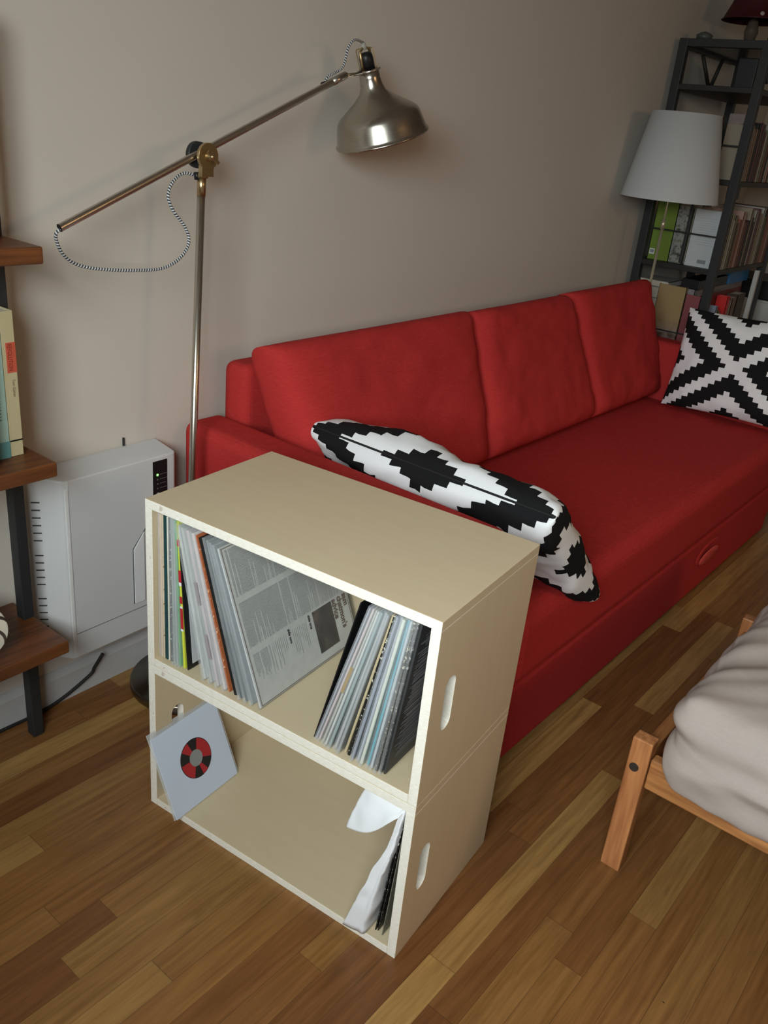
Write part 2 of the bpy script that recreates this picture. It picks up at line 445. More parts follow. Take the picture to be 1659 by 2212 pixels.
def panel_with_hole(bm, x0, x1, cy, cz, hw, hh, D, z0, z1):
    """side panel in the y-z plane, thickness x0..x1, stadium hole centred (cy,cz)"""
    r = hw; angs = set()
    for k in range(48): angs.add(round(2 * math.pi * k / 48, 6))
    inner = []; outer = []
    pts = []
    S = hh - r
    for k in range(13): t = math.pi * k / 12; pts.append((math.cos(t) * r, S + math.sin(t) * r))
    for k in range(1, 8): pts.append((-r, S - 2 * S * k / 8))
    for k in range(13): t = math.pi + math.pi * k / 12; pts.append((math.cos(t) * r, -S + math.sin(t) * r))
    for k in range(1, 8): pts.append((r, -S + 2 * S * k / 8))
    corners = [(D - cy, z1 - cz), (-cy, z1 - cz), (-cy, z0 - cz), (D - cy, z0 - cz)]
    ang = lambda p: math.atan2(p[1], p[0]) % (2 * math.pi)

    def onrect(t):
        c, s = math.cos(t), math.sin(t); k = 1e9
        if c > 1e-9: k = min(k, (D - cy) / c)
        if c < -1e-9: k = min(k, -cy / c)
        if s > 1e-9: k = min(k, (z1 - cz) / s)
        if s < -1e-9: k = min(k, (z0 - cz) / s)
        return (c * k, s * k)
    n = len(pts); outer_l = [onrect(ang(p)) for p in pts]; ca = [ang(c) for c in corners]

    def order(a0, a1):
        h = [(ca[q] + w * 2 * math.pi, q) for q in range(4) for w in (0, 1) if a0 < ca[q] + w * 2 * math.pi < a1]
        return [q for _, q in sorted(h)]
    for x, flip in ((x0, 1), (x1, 0)):
        vi = [bm.verts.new((x, cy + p[0], cz + p[1])) for p in pts]; vo = [bm.verts.new((x, cy + p[0], cz + p[1])) for p in outer_l]
        vc = [bm.verts.new((x, cy + c[0], cz + c[1])) for c in corners]
        if x == x0: A = (vi, vo, vc)
        else: B = (vi, vo, vc)
        for k in range(n):
            k2 = (k + 1) % n; a0, a1 = ang(pts[k]), ang(pts[k2])
            if a1 <= a0: a1 += 2 * math.pi
            mid = [vc[q] for q in order(a0, a1)]
            bm.faces.new([vi[k], vo[k]] + mid + [vo[k2], vi[k2]])
    for k in range(n):
        k2 = (k + 1) % n; bm.faces.new((A[0][k], A[0][k2], B[0][k2], B[0][k])).material_index = 1
        a0, a1 = ang(pts[k]), ang(pts[k2])
        if a1 <= a0: a1 += 2 * math.pi
        mid = order(a0, a1)
        ch = [(A[1][k], B[1][k])] + [(A[2][q], B[2][q]) for q in mid] + [(A[1][k2], B[1][k2])]
        for (p, q), (r_, s_) in zip(ch, ch[1:]):
            bm.faces.new((p, q, s_, r_)).material_index = 1


def crate(z, label):
    c = empty('record_crate', CM @ Vector((0, 0, z)), CR, label, 'crate', 'stacked birch plywood record crates')
    def pan(name, d):
        bm = nb(); fs = box(bm, *d)
        for f in fs:
            if abs(f.calc_center_median().y) < 1e-4: f.material_index = 1
        return mesh_obj(name, bm, [PLY, PLYE], c, bevel=0.0012)
    hz = 0.178
    pan('bottom_panel', (CT, CW - CT, 0, CD - .006, 0, CT)); pan('top_panel', (0, CW, 0, CD, CH - CT, CH))
    for x0, x1 in ((0, CT), (CW - CT, CW)):
        bm = nb(); panel_with_hole(bm, x0, x1, .062, hz, .0165, .052, CD, 0, CH - CT); mesh_obj('side_panel', bm, [PLY, PLYE], c, bevel=0.001)
    pan('back_panel', (CT, CW - CT, CD - .006, CD, 0, CH - CT))
    return c


crate(0, 'lower birch plywood record crate standing on the wood floor, holding few records')
crate(CH + .0005, 'upper birch plywood record crate stacked on top, packed with leaning records')

# ---- records
REC_G = {'L': 'records in the left half of the upper crate', 'R': 'records in the right half of the upper crate', 'B': 'records in the lower crate'}


def rec_matrix(ub, ut, h, z, v, t):
    th = math.asin(max(-.9, min(.9, (ut - ub) / h)))
    return CM @ Matrix.Translation((ub, v, z)) @ Matrix.Rotation(th, 4, 'Y'), th


def record(name, side, ub, ut, t, color, label, h=0.3145, film=False, z=CH + CT + .001, v=0.012, rough=0.5, edge=None, wear=None, cat='record'):
    Mx, th = rec_matrix(ub, ut, 0.31, z, v, t)
    e = empty(name, (0, 0, 0), 0, label, cat, REC_G[side]); e.matrix_world = Mx
    x0, x1 = (0, t) if th <= 0 else (-t, 0)
    n = NT(name + '_card'); p = n.coord()
    f = n.noise(p, 60, 3); g = n.noise(n.mapv(p, scale=(1, 1, 1)), 160, 3, 0.7)
    x, y, zz = n.sep(p)
    c = n.mix(f, tuple(q * .86 for q in color), tuple(min(1, q * 1.1) for q in color))
    if wear:        # rubbed spine showing the board underneath
        c = n.mix(n.M('MULTIPLY', n.M('GREATER_THAN', g, 0.60), n.M('LESS_THAN', y, 0.004)), c, wear)
    if edge: c = n.mix(n.M('LESS_THAN', y, 0.003), c, edge)
    n.set(c, rough, 0, 0.4)
    s = bx('card_sleeve', (x0 + .0004, x1 - .0004, 0, h, 0.0015, h), n.mat, e, bevel=min(t * .3, .0012))
    if film:
        bx('plastic_cover', (x0 - .0002, x1 + .0002, -.005, h + .004, 0, h + .006), CLEAR, e, bevel=min(t * .3, .001))
    return e, x0, x1


LEFT = [  # u bottom, u top, thickness, colour, film, kwargs, label
    (.0185, .0185, .0045, (.45, .42, .38), 0, {}, 'grey cream record sleeve against the left wall of the upper crate'),
    (.0235, .0225, .007, (.60, .50, .40), 0, {}, 'thick tan cardboard record sleeve, second from the crate left wall'),
    (.0315, .030, .003, (.72, .62, .46), 0, dict(wear=(.35, .2, .1)), 'record sleeve with frayed cream and brown spine beside the dark green one'),
    (.0355, .034, .008, (.012, .055, .060), 0, {}, 'dark teal green record sleeve near the crate left wall'),
    (.0445, .042, .0045, (.66, .66, .58), 0, {}, 'cream record sleeve just right of the dark teal one'),
    (.0505, .0465, .005, (.012, .012, .012), 0, dict(wear=(.8, .8, .76)), 'black record sleeve with a chipped white worn spine'),
    (.0575, .0515, .0065, (.36, .42, .38), 1, {}, 'grey green record in a plastic cover beside the chipped black spine'),
    (.0655, .0575, .0055, (.46, .50, .52), 1, {}, 'pale grey record in plastic left of the green spine'),
    (.0735, .0625, .0055, (.20, .50, .26), 1, {}, 'soft green record spine left of the yellow and red one'),
    (.0850, .0680, .0060, (.66, .70, .06), 0, {}, 'bright yellow record spine striped with red blocks'),
    (.0960, .0690, .0035, (.010, .010, .010), 0, {}, 'black edged record with a pale back cover and barcode, right of the yellow spine'),
    (.1390, .0695, .0065, (.66, .68, .66), 1, {}, 'leftmost of the white records leaning left past the barcode cover'),
    (.1560, .0790, .0065, (.56, .58, .55), 1, {}, 'pale grey plastic covered record, second in the leaning white batch'),
    (.1730, .0920, .0070, (.66, .58, .60), 1, {}, 'pinkish white record with grey printed spine in the leaning batch'),
    (.1910, .1060, .0070, (.74, .68, .68), 1, {}, 'white pink record leaning just left of the orange spine'),
    (.2040, .1160, .0040, (.45, .13, .05), 0, dict(wear=(.8, .5, .3)), 'record with a rubbed copper orange spine leaning left'),
    (.2180, .1240, .0075, (.010, .011, .012), 0, dict(wear=None), 'black record sleeve leaning beside the orange spine'),
    (.2320, .1390, .0065, (.08, .11, .12), 1, {}, 'blue black record in shiny plastic, leaning right of the black sleeve'),
    (.2460, .1490, .0060, (.16, .17, .18), 1, {}, 'dark grey record in plastic, second before the printed back cover'),
    (.2600, .1560, .0060, (.34, .36, .38), 1, {}, 'grey record directly behind the printed back cover'),
]
for ub, ut, t, c, film, kw, lab in LEFT:
    hh = .285 if 'yellow and' in lab and 'black edged' in lab else .3145
    e, x0, x1 = record('vinyl_record', 'L', ub, ut, t, c, lab, film=bool(film), **kw)
    if lab.startswith('bright yellow'):
        for z0, z1 in ((.265, .278), (.19, .215), (.145, .16), (.09, .135)): bx('red_spine_block', (x0 - .0001, x1 + .0001, -.0006, .0, z0, z1), plain('spine_red', (.48, .02, .03), .5), e)
        for z0, z1 in ((.183, .19), (.135, .139), (.085, .09)): bx('white_spine_block', (x0 - .0001, x1 + .0001, -.0006, .0, z0, z1), PAPER, e)
    if lab.startswith('black edged'):
        o = bx('back_cover_print', (x1 - .0001, x1 + .0008, .012, .30, .012, .30), plain('pale_cover', (.56, .58, .60), .45), e)
        bm = nb(); random.seed(5)
        for k in range(16): y = .03 + k * .0016; box(bm, x1 + .0008, x1 + .0012, y, y + random.choice((.0005, .0009)), .016, .036)
        for a, b_ in ((.060, .075), (.081, .095)): box(bm, x1 + .0008, x1 + .0012, a, b_, .016, .036)
        mesh_obj('printed_barcode', bm, BLACK, e)
    if 'pinkish' in lab:
        for z0, z1 in ((.06, .11), (.17, .215)): bx('spine_title_block', (x0, x1, -.0055, -.005, z0, z1), plain('spine_grey', (.34, .30, .32), .5), e)

# the printed back cover that faces the camera
UB, UT = .2810, .1690
INK = plain('printing_ink', (.36, .36, .35), .6); INKB = plain('title_ink', (.15, .10, .08), .6)
e, x0, x1 = record('vinyl_record', 'L', UB, UT, .004, (.60, .60, .57), 'record showing its white back cover of printed liner notes with a dark photo', film=False, edge=(.62, .63, .64))
e['label'] = 'record with printed liner notes and a dark photo on its exposed back cover'
FX = x1 + .0002
PMc = lambda px, py: (FX, py, .3145 - px)         # page x runs down, page y runs to the back


def page_rect(bm, ax, ay, bx_, by, t=.0003): box(bm, FX, FX + t, ay, by, .3145 - bx_, .3145 - ax)


bm = nb()
for q in ((.003, .004, .3105, .0052), (.003, .309, .3105, .3102), (.003, .004, .0042, .3102), (.3093, .004, .3105, .3102)): page_rect(bm, *q)
mesh_obj('border_rule', bm, INKB, e)
bm = nb(); random.seed(11)
for cx0, cx1 in ((.008, .098), (.110, .198)):
    y = .012
    while y < .300:
        xx = cx0; end = cx1 if random.random() > .12 else cx0 + random.uniform(.3, .8) * (cx1 - cx0)
        while xx < end - .002:
            w = random.uniform(.0025, .008); page_rect(bm, xx, y, min(xx + w, end), y + .0007); xx += w + .0009
        y += .00185 if random.random() > .03 else .0045
y = .014
while y < .060:
    xx = .212
    while xx < .212 + random.uniform(.03, .06):
        w = random.uniform(.0025, .007); page_rect(bm, xx, y, xx + w, y + .0006); xx += w + .001
    y += .0021 if random.random() > .2 else .005
for k in range(9): page_rect(bm, .212, .066 + k * .0050, .212 + random.uniform(.02, .06), .0668 + k * .0050)
for k in range(9): page_rect(bm, .212, .128 + k * .0050, .212 + random.uniform(.02, .06), .1288 + k * .0050)
mesh_obj('liner_notes', bm, INK, e)
n = NT('album_photograph'); ff = n.noise(n.coord(), 22, 4, .6)
PH = n.set(n.ramp(ff, [(.3, (.022, .020, .018)), (.55, (.05, .042, .038)), (.75, (.16, .11, .10))]), .5)
bm = nb(); page_rect(bm, .203, .193, .292, .2555); mesh_obj('album_photo', bm, PH, e)
TB = lambda px, py: basis((FX, py, .3145 - px), (0, 0, -1), (0, 1, 0))
for q_, (ln_, py_) in enumerate((('sam', .2945), ('chatmon\'s', .2765), ('advice', .2590))): text_mesh('title_line', ln_, .0210, TB(.203, py_), INKB, e, xs=.80, extrude=.0003, bold=.035)
text_mesh('side_heading', 'side one', .0095, TB(.204, .1795), BLACK, e, xs=.9, bold=.03)
text_mesh('side_heading', 'side two', .0095, TB(.206, .116), BLACK, e, xs=.9, bold=.03)
bx('plastic_cover', (x0 - .0004, x1 + .0012, -.004, .3185, 0.0004, .3195), mat_clear('clear_cover_front', .04, even=True), e, bevel=.0006)

RIGHT = [
    (.4080, .4780, .0035, (.006, .006, .007), 0, {}, 'black record standing leftmost in the right hand leaning batch'),
    (.4130, .4960, .0045, (.42, .44, .50), 1, {}, 'blue grey record in plastic just right of the black sleeve'),
    (.4200, .5030, .0055, (.62, .52, .52), 1, {}, 'pale pink record in plastic, third of the right hand batch'),
    (.4285, .5095, .0055, (.52, .50, .44), 1, {}, 'cream record with a tan spine patch in the right hand batch'),
    (.4370, .5155, .0055, (.62, .64, .62), 1, {}, 'white record in plastic right of the tan patched spine'),
    (.4460, .5215, .0065, (.30, .38, .38), 1, {}, 'grey green record in the middle of the right hand batch'),
    (.4560, .5280, .0065, (.46, .46, .46), 1, {}, 'grey record in cloudy plastic left of the gold spine'),
    (.4660, .5345, .0065, (.34, .36, .38), 1, {}, 'slate grey record directly left of the gold spine'),
    (.4760, .5400, .0055, (.50, .42, .26), 0, {}, 'record with a flat gold beige spine in the right hand batch'),
    (.4850, .5450, .0065, (.012, .012, .012), 0, dict(wear=(.6, .6, .5)), 'black record with specked spine right of the gold one'),
    (.4950, .5510, .0065, (.30, .33, .40), 1, {}, 'blue grey record in plastic right of the specked black spine'),
    (.5050, .5575, .0065, (.42, .46, .54), 1, {}, 'light blue grey record left of the cream spine'),
    (.5150, .5640, .0070, (.70, .72, .64), 1, {}, 'cream white record beside the turquoise spine'),
    (.5250, .5700, .0060, (.10, .40, .50), 1, {}, 'turquoise record spine in the right hand batch'),
    (.5340, .5760, .0065, (.50, .55, .58), 1, {}, 'pale blue record right of the turquoise spine'),
    (.5440, .5820, .0060, (.09, .09, .08), 1, dict(wear=(.7, .65, .5)), 'dark record with rubbed edge, third from the right end'),
    (.5520, .5870, .0050, (.05, .05, .05), 1, dict(wear=(.5, .5, .45)), 'thin black record, second from the right end'),
    (.5590, .5925, .0050, (.045, .047, .05), 0, {}, 'dark record whose engraved back cover shows at the right end'),
]
for ub, ut, t, c, film, kw, lab in RIGHT:
    e, x0, x1 = record('vinyl_record', 'R', ub, ut, t, c, lab, film=bool(film), v=.012 + .003 * math.sin(ub * 900), **kw)
    if lab.startswith('cream record with a tan'):
        bx('spine_title_block', (x0, x1, -.0056, -.005, .13, .19), plain('spine_tan', (.36, .27, .15), .5), e)
    if 'engraved' in lab:
        bm = nb(); random.seed(3)
        for k in range(70):
            z_ = .03 + .26 * k / 70 + random.uniform(-.002, .002); y_ = random.uniform(.008, .03)
            box(bm, x1, x1 + .0003, y_, y_ + random.uniform(.06, .25), z_, z_ + .0009)
        mesh_obj('cover_hatching', bm, plain('cover_line_grey', (.22, .22, .23), .5), e)

# lower crate: single leaning at the left, paper sleeve and dark records at the right
SZ = .186
Mx = CM @ Matrix.Translation((.098, -.020, CT + .001)) @ Matrix.Rotation(R(-24), 4, 'Y')
e = empty('single_record', (0, 0, 0), 0, 'small single in a white paper sleeve with red and black label, in the lower crate', 'record', REC_G['B']); e.matrix_world = Mx
bx('paper_sleeve', (0, .0014, 0, SZ, 0.0005, SZ), plain('blue_white_paper', (.60, .67, .80), .6, var=.02), e, bevel=.0004)
def disc(bm, x, r0, r1, a0, a1, cy, cz, t=.0004, n=36, mat=0):
    k = max(2, int(n * (a1 - a0) / 360)); A = []
    for i in range(k + 1):
        th = R(90 - (a0 + (a1 - a0) * i / k)); A.append([bm.verts.new((xx, cy + math.cos(th) * r, cz + math.sin(th) * r)) for xx, r in ((x, r0), (x, r1), (x + t, r1), (x + t, r0))])
    for p, q in zip(A, A[1:]):
        for i in range(4): f = bm.faces.new((p[i], p[(i + 1) % 4], q[(i + 1) % 4], q[i])); f.material_index = mat
LC = (.093, .093)
bm = nb(); disc(bm, .0014, .018, .043, 0, 360, *LC, n=72); mesh_obj('record_label', bm, plain('label_black', (.018, .016, .016), .55), e)
bm = nb()
for a0, a1 in ((22, 112), (150, 172), (206, 272), (312, 344)): disc(bm, .0018, .018, .0415, a0, a1, *LC, n=72)
lo = mesh_obj('label_ray', bm, plain('label_red', (.42, .025, .030), .55), e); lo['label'] = 'red rays printed on the black label'
bm = nb(); lathe(bm, [(0.0001, 0), (.018, 0)], (.0016, *LC), (1, 0, 0)); mesh_obj('centre_hole', bm, plain('label_hole_grey', (.27, .28, .27), .6), e)
bx('plastic_cover', (-.003, -.0014, -.004, SZ + .006, 0.001, SZ + .012), mat_clear('clear_single_cover', .3, even=True), e, bevel=.0004)

# crumpled white inner sleeve with its mouth flopping to the left
def sheet(bm, rows, t=.0010):
    from mathutils import noise as NZ
    g = []
    for r_ in rows:
        g.append(catmull(r_, 8))
    top = []
    G = []
    for j in range(len(g[0])): G.append(catmull([row[j] for row in g], 8))
    fr = [[bm.verts.new(p + Vector((NZ.noise(p * 22) * .004 + NZ.noise(p * 60) * .0015, NZ.noise(p * 40 + Vector((5, 5, 5))) * .002, 0))) for p in col] for col in G]
    for a, b_ in zip(fr, fr[1:]):
        for i in range(len(a) - 1): f = bm.faces.new((a[i], a[i + 1], b_[i + 1], b_[i])); f.smooth = True
inner = empty('inner_sleeve', CM @ Vector((.53, .0, CT)), CR, 'crumpled white inner record sleeve with a floppy mouth at the right of the lower crate', 'record sleeve', REC_G['B'])
bm = nb()
O = Vector((.53, .0, CT))
def cv(u, v, z): return Vector((u, v, z)) - O
rows = [[cv(.523, -.012, .020), cv(.545, -.010, .105), cv(.572, -.004, .200), cv(.592, .002, .262), cv(.602, .006, .330)],
        [cv(.548, -.008, .020), cv(.563, -.006, .105), cv(.583, .000, .200), cv(.598, .006, .262), cv(.606, .010, .332)],
        [cv(.566, .002, .020), cv(.578, .002, .105), cv(.591, .008, .200), cv(.602, .014, .262), cv(.609, .018, .334)],
        [cv(.567, .10, .020), cv(.579, .10, .105), cv(.592, .10, .200), cv(.603, .10, .262), cv(.610, .10, .334)],
        [cv(.567, .31, .020), cv(.579, .31, .105), cv(.592, .31, .200), cv(.603, .31, .262), cv(.610, .31, .334)]]
sheet(bm, rows)
so = mesh_obj('sleeve_body', bm, PAPER, inner, smooth=True); sd = so.modifiers.new('thick', 'SOLIDIFY'); sd.thickness = .0012
bm = nb()
rows = [[cv(.500, .000, .236), cv(.503, .004, .262), cv(.514, .010, .300), cv(.524, .016, .338)],
        [cv(.524, -.004, .245), cv(.528, .000, .270), cv(.536, .006, .305), cv(.545, .014, .338)],
        [cv(.553, -.006, .262), cv(.556, -.002, .282), cv(.560, .006, .310), cv(.568, .014, .338)],
        [cv(.582, -.004, .295), cv(.584, .000, .308), cv(.588, .008, .322), cv(.594, .014, .337)],
        [cv(.602, .004, .318), cv(.603, .006, .324), cv(.604, .012, .330), cv(.606, .018, .336)]]
sheet(bm, rows)
so = mesh_obj('sleeve_flap', bm, PAPER, inner, smooth=True); sd = so.modifiers.new('thick', 'SOLIDIFY'); sd.thickness = .0010

record('vinyl_record', 'B', .5790, .6050, .0030, (.012, .012, .012), 'black record right behind the crumpled white sleeve in the lower crate', z=CT + .001, wear=(.5, .5, .45), v=.014)
record('vinyl_record', 'B', .5835, .6085, .0028, (.015, .013, .012), 'second black worn record in the lower crate', z=CT + .001, wear=(.6, .6, .5), v=.016)
record('vinyl_record', 'B', .5950, .6130, .0025, (.20, .20, .16), 'thin olive edged record nearest the right wall of the lower crate', z=CT + .001, v=.012)

# ------------------------------------------------------------------ sofa (own frame)
SO = empty('sofa', (.44, -.012, 0), R(-1.15), 'red fabric three seat sofa bed against the wall with loose back cushions', 'sofa')
bx('arm', (0, .125, -.90, 0, 0.02, .662), RED, SO, bevel=.028, seg=5)
bx('arm', (2.250, 2.365, -.90, 0, 0.02, .662), RED, SO, bevel=.028, seg=5)
bx('back_frame', (.127, 2.248, -.092, -.002, 0.25, .800), RED, SO, bevel=.026, seg=5)


def soft_prism(name, poly, z0, z1, parent, r=.02, seg=4, mat=RED, top_bulge=0.0):
    bm = nb(); a = [bm.verts.new((x, y, z0)) for x, y in poly]; b_ = [bm.verts.new((x, y, z1)) for x, y in poly]
    k = len(poly); bm.faces.new(a[::-1]); bm.faces.new(b_)
    for i in range(k): bm.faces.new((a[i], a[(i + 1) % k], b_[(i + 1) % k], b_[i]))
    return mesh_obj(name, bm, mat, parent, bevel=r, seg=seg)


soft_prism('seat', [(.128, -.13), (.128, -.885), (.225, -.930), (2.247, -.930), (2.247, -.13)], .224, .428, SO, .045, 6)
soft_prism('pull_out_base', [(.130, -.14), (.130, -.898), (.200, -.918), (2.247, -.918), (2.247, -.14)], .012, .221, SO, .010, 3)
# finger pull of the storage drawer
bm = nb()
pc = Vector((1.525, -.9195, .150))
for k in range(25):
    pass
lathe(bm, [(.0001, 0), (.030, .001), (.042, .004), (.048, .0015), (.050, .0)], (0, 0, 0), (0, -1, 0), 36)
bmesh.ops.transform(bm, matrix=Matrix.Translation(pc) @ Matrix.Diagonal((2.3, 1.2, .85, 1)), verts=bm.verts)
mesh_obj('finger_pull', bm, RED, SO, smooth=True)
bm = nb()
lathe(bm, [(.0001, 0), (.036, .003), (.040, .0)], (0, 0, 0), (0, -1, 0), 36)
bmesh.ops.transform(bm, matrix=Matrix.Translation(pc + Vector((0, -.006, -.012))) @ Matrix.Diagonal((2.3, 1.3, .60, 1)), verts=bm.verts)
q = mesh_obj('pull_tab', bm, plain('bright_red_lining', (.62, .07, .06), .6), SO, smooth=True); q['label'] = 'brighter red fabric lining of the pull'
BC = [((.165, .925), (.125, .985), 1), ((.935, 1.650), (.995, 1.625), 2), ((1.660, 2.245), (1.650, 2.335), 3)]
for (b0, b1), (t0, t1), sd_ in BC:
    labs = {1: 'large red back cushion nearest the reading lamp', 2: 'red back cushion in the middle of the sofa', 3: 'red back cushion at the far end by the bookcase'}[sd_]
    yb, yt = -.318, -.130
    o, _ = cushion('back_cushion', (b0, yb, .432), (b1, yb, .432), (t1, yt, .865 + .01 * (sd_ == 3)), (t0, yt, .860 + .01 * (sd_ == 3)), .168, RED, None, n=44, px=11.0, pinch=.004, boxy=1.5, wrinkle=.005, seed=sd_ * 4)
    o.matrix_world = SO.matrix_basis
    o.location = SO.location; o.rotation_euler = SO.rotation_euler
    tag(o, labs, 'cushion', 'loose red back cushions of the sofa')

# ------------------------------------------------------------------ black and white cushions
seam_b = plain('black_piping', (.01, .01, .011), .85)
o, bd = cushion('throw_cushion', (.612, -.292, .692), (.585, -.985, .700), (.930, -.985, .378), (.86, -.33, .47), .135, DIAM, None, px=5.0, pinch=.015, boxy=1.6, wrinkle=.010, seed=1.3, bulge=.02)
tag(o, 'black and white stepped pattern cushion wedged between the crate and the sofa seat', 'cushion', 'black and white patterned throw cushions')
bm = nb(); tube(bm, bd[4:40], .0028, 6); mesh_obj('zip_seam', bm, seam_b, o)
o, bd = cushion('throw_cushion', (2.56, -.478, .440), (2.56, -1.000, .455), (2.635, -.985, .850), (2.635, -.478, .828), .150, DIAM, None, px=3.0, pinch=.045, boxy=1.0, wrinkle=.008, seed=9.1)
tag(o, 'black and white stepped pattern cushion propped against the far sofa arm', 'cushion', 'black and white patterned throw cushions')

# ------------------------------------------------------------------ brass and nickel floor lamp
LB = Vector((.330, -.160, 0)); JT = Vector((.400, -.130, 1.286))
lamp = empty('floor_lamp', LB, 0, 'brushed nickel floor lamp with long pivoting arm and bell shade behind the crates', 'lamp')
L = lambda p: Vector(p) - LB
bm = nb(); lathe(bm, [(.0001, 0), (.138, 0), (.140, .004), (.140, .020), (.136, .026), (.030, .030), (.0001, .030)], (0, 0, 0), (0, 0, 1), 64)
mesh_obj('base', bm, mat_metal('dark_nickel', (.20, .18, .15), .3), lamp)
dp = (JT - LB).normalized()
bm = nb(); cyl(bm, L(LB + dp * .03), L(JT - dp * .075), .0088, n=28); mesh_obj('pole', bm, STEEL, lamp)
bm = nb(); cyl(bm, L(JT - dp * .080), L(JT - dp * .038), .0095, n=28); cyl(bm, L(JT - dp * .044), L(JT - dp * .034), .0135, n=28)
sock = mesh_obj('brass_socket', bm, BRASS, lamp); sock['label'] = 'brass collar at the top of the pole'
AL = Vector((.058, -.128, 1.1485)); AR = Vector((.835, -.128, 1.4765)); ad = (AR - AL).normalized()
JC = AL + ad * (JT - AL).dot(ad)
bm = nb(); cyl(bm, L(AL), L(AR), .0078, n=28, cap=False); cyl(bm, L(AL + ad * .001), L(AR), .0066, n=28, cap=False); mesh_obj('arm', bm, STEEL, lamp)
# two clamp discs and the wing knob
bm = nb(); cyl(bm, L(JT + Vector((0, -.012, 0))), L(JT + Vector((0, -.020, 0))), .0265, n=40)
M_ = Matrix.Translation(L(JT)) @ frame_from(dp).to_4x4()
box(bm, -.016, .016, -.006, .006, -.040, -.018, M=Matrix.Translation(L(JT)) @ Matrix.Translation((-.001, -.013, 0)))
mesh_obj('front_clamp_disc', bm, BRASS, lamp, bevel=.001)
bm = nb(); cyl(bm, L(JT + Vector((0, .010, 0))), L(JT + Vector((0, .022, 0))), .0265, n=40); box(bm, -.006, .006, -.012, .012, -.012, .012, M=Matrix.Translation(L(JT)))
bo = mesh_obj('rear_clamp_disc', bm, GREYM, lamp); bo['label'] = 'dark rear clamp disc'
bm = nb(); lathe(bm, [(.0001, .016), (.004, .015), (.007, .010), (.009, .003), (.010, 0)], L(JT + Vector((0, -.020, 0))), (0, -1, 0), 24)
box(bm, -.019, .019, -.0012, .0012, -.004, .004, M=Matrix.Translation(L(JT + Vector((0.002, -.032, -.001)))) @ Matrix.Rotation(R(38), 4, 'Y'))
mesh_obj('wing_knob', bm, BRASS, lamp, bevel=.0008)
# cord
def onplane(px, py, y):
    f = 1856.86; a = (px - 829.5) / f; b = (py - 1106.0) / f
    d = Vector((RW[0][0] * a + RW[1][0] * b + RW[2][0], RW[0][1] * a + RW[1][1] * b + RW[2][1], RW[0][2] * a + RW[1][2] * b + RW[2][2]))
    return CAM + d * ((y - CAM.y) / d.y)
loop = [(130, 494), (121, 505), (122, 520), (133, 545), (155, 566), (190, 578), (240, 583), (290, 584), (345, 581), (380, 565), (402, 540), (408, 515), (398, 488), (376, 458), (364, 430), (367, 405), (382, 383), (400, 374), (423, 379)]
bm = nb(); tube(bm, catmull([L(onplane(x, y, -.128 + .014 * math.sin(i * .5))) for i, (x, y) in enumerate(loop)], 8), .0032, 10, 170)
mesh_obj('cord', bm, CORD, lamp)
bm = nb(); cyl(bm, L(onplane(425, 372, -.128)), L(onplane(426, 388, -.128)), .0062, n=16); cyl(bm, L(onplane(424, 380, -.128)), L(onplane(432, 380, -.130)), .004, n=12)
mesh_obj('cord_grommet', bm, BLACK, lamp)
# shade and socket
ax = Vector((.34, -.14, -1)).normalized(); NK = onplane(796, 152, -.118)
ring = []
F = frame_from(ax)
for k in range(41): a = 2 * math.pi * k / 40; ring.append(L(NK) + F @ Vector((math.cos(a) * .0275, math.sin(a) * .0275, 0)))
bm = nb(); tube(bm, ring[:-1] + [ring[0]], .0032, 8)
near = min(ring, key=lambda p: (p - L(AR)).length)
tube(bm, [L(AR) - ad * .0, L(AR) + (near - L(AR)) * .5, near], .0042, 8)
mesh_obj('shade_ring', bm, STEEL, lamp)
bm = nb(); cyl(bm, L(AR) - ad * .045, L(AR) + ad * .004, .0088, n=20); cyl(bm, L(AR) + ad * .004, L(AR) + ad * .012, .0085, .004, n=20)
q = mesh_obj('arm_tip', bm, STEEL, lamp)
prof = [(.0255, 0), (.0255, .018), (.0275, .036), (.034, .052), (.052, .070), (.076, .088), (.094, .101), (.103, .110), (.1075, .120), (.112, .140), (.1165, .160), (.1185, .166), (.1215, .168), (.1215, .172), (.1175, .172), (.1145, .160), (.110, .140), (.1050, .121), (.1005, .112), (.092, .1035), (.074, .091), (.050, .073), (.032, .054), (.0255, .037), (.0235, .018), (.0235, 0)]
bm = nb(); lathe(bm, [(r_, s_ * .93) for r_, s_ in prof], L(NK), ax, 72, closed=True)
mesh_obj('shade', bm, mat_metal('brushed_nickel_shade', (.50, .465, .41), .27), lamp)
bm = nb(); lathe(bm, [(.0001, -.040), (.010, -.040), (.016, -.036), (.0175, -.028), (.0175, .004), (.0001, .004)], L(NK), ax, 28); mesh_obj('bulb_holder', bm, BLACK, lamp)
bm = nb()
for s in (-1, 1):
    sx = F @ Vector((s, 0, 0)) if abs((F @ Vector((1, 0, 0))).dot(Vector((.62, -.78, 0)))) > .5 else F @ Vector((0, s, 0))
    b0 = L(NK)
    tube(bm, catmull([b0 + sx * .0265, b0 + sx * .0265 - ax * .042, b0 + sx * .024 - ax * .048, b0 + sx * .012 - ax * .050], 6), .0014, 6)
for s in (-1, 1):
    sy = F @ Vector((0, s, 0)) if abs((F @ Vector((1, 0, 0))).dot(Vector((.62, -.78, 0)))) > .5 else F @ Vector((s, 0, 0))
    tube(bm, [L(NK) + sy * .0190, L(NK) + sy * .0190 - ax * .045, L(NK) - ax * .052], .0036, 8)
mesh_obj('brass_cage', bm, BRASS, lamp)
bm = nb(); cyl(bm, L(NK) - ax * .046, L(NK) - ax * .062, .0075, .0055, n=16); q = mesh_obj('strain_relief', bm, plain('clear_grey_plastic', (.35, .34, .30), .3), lamp)
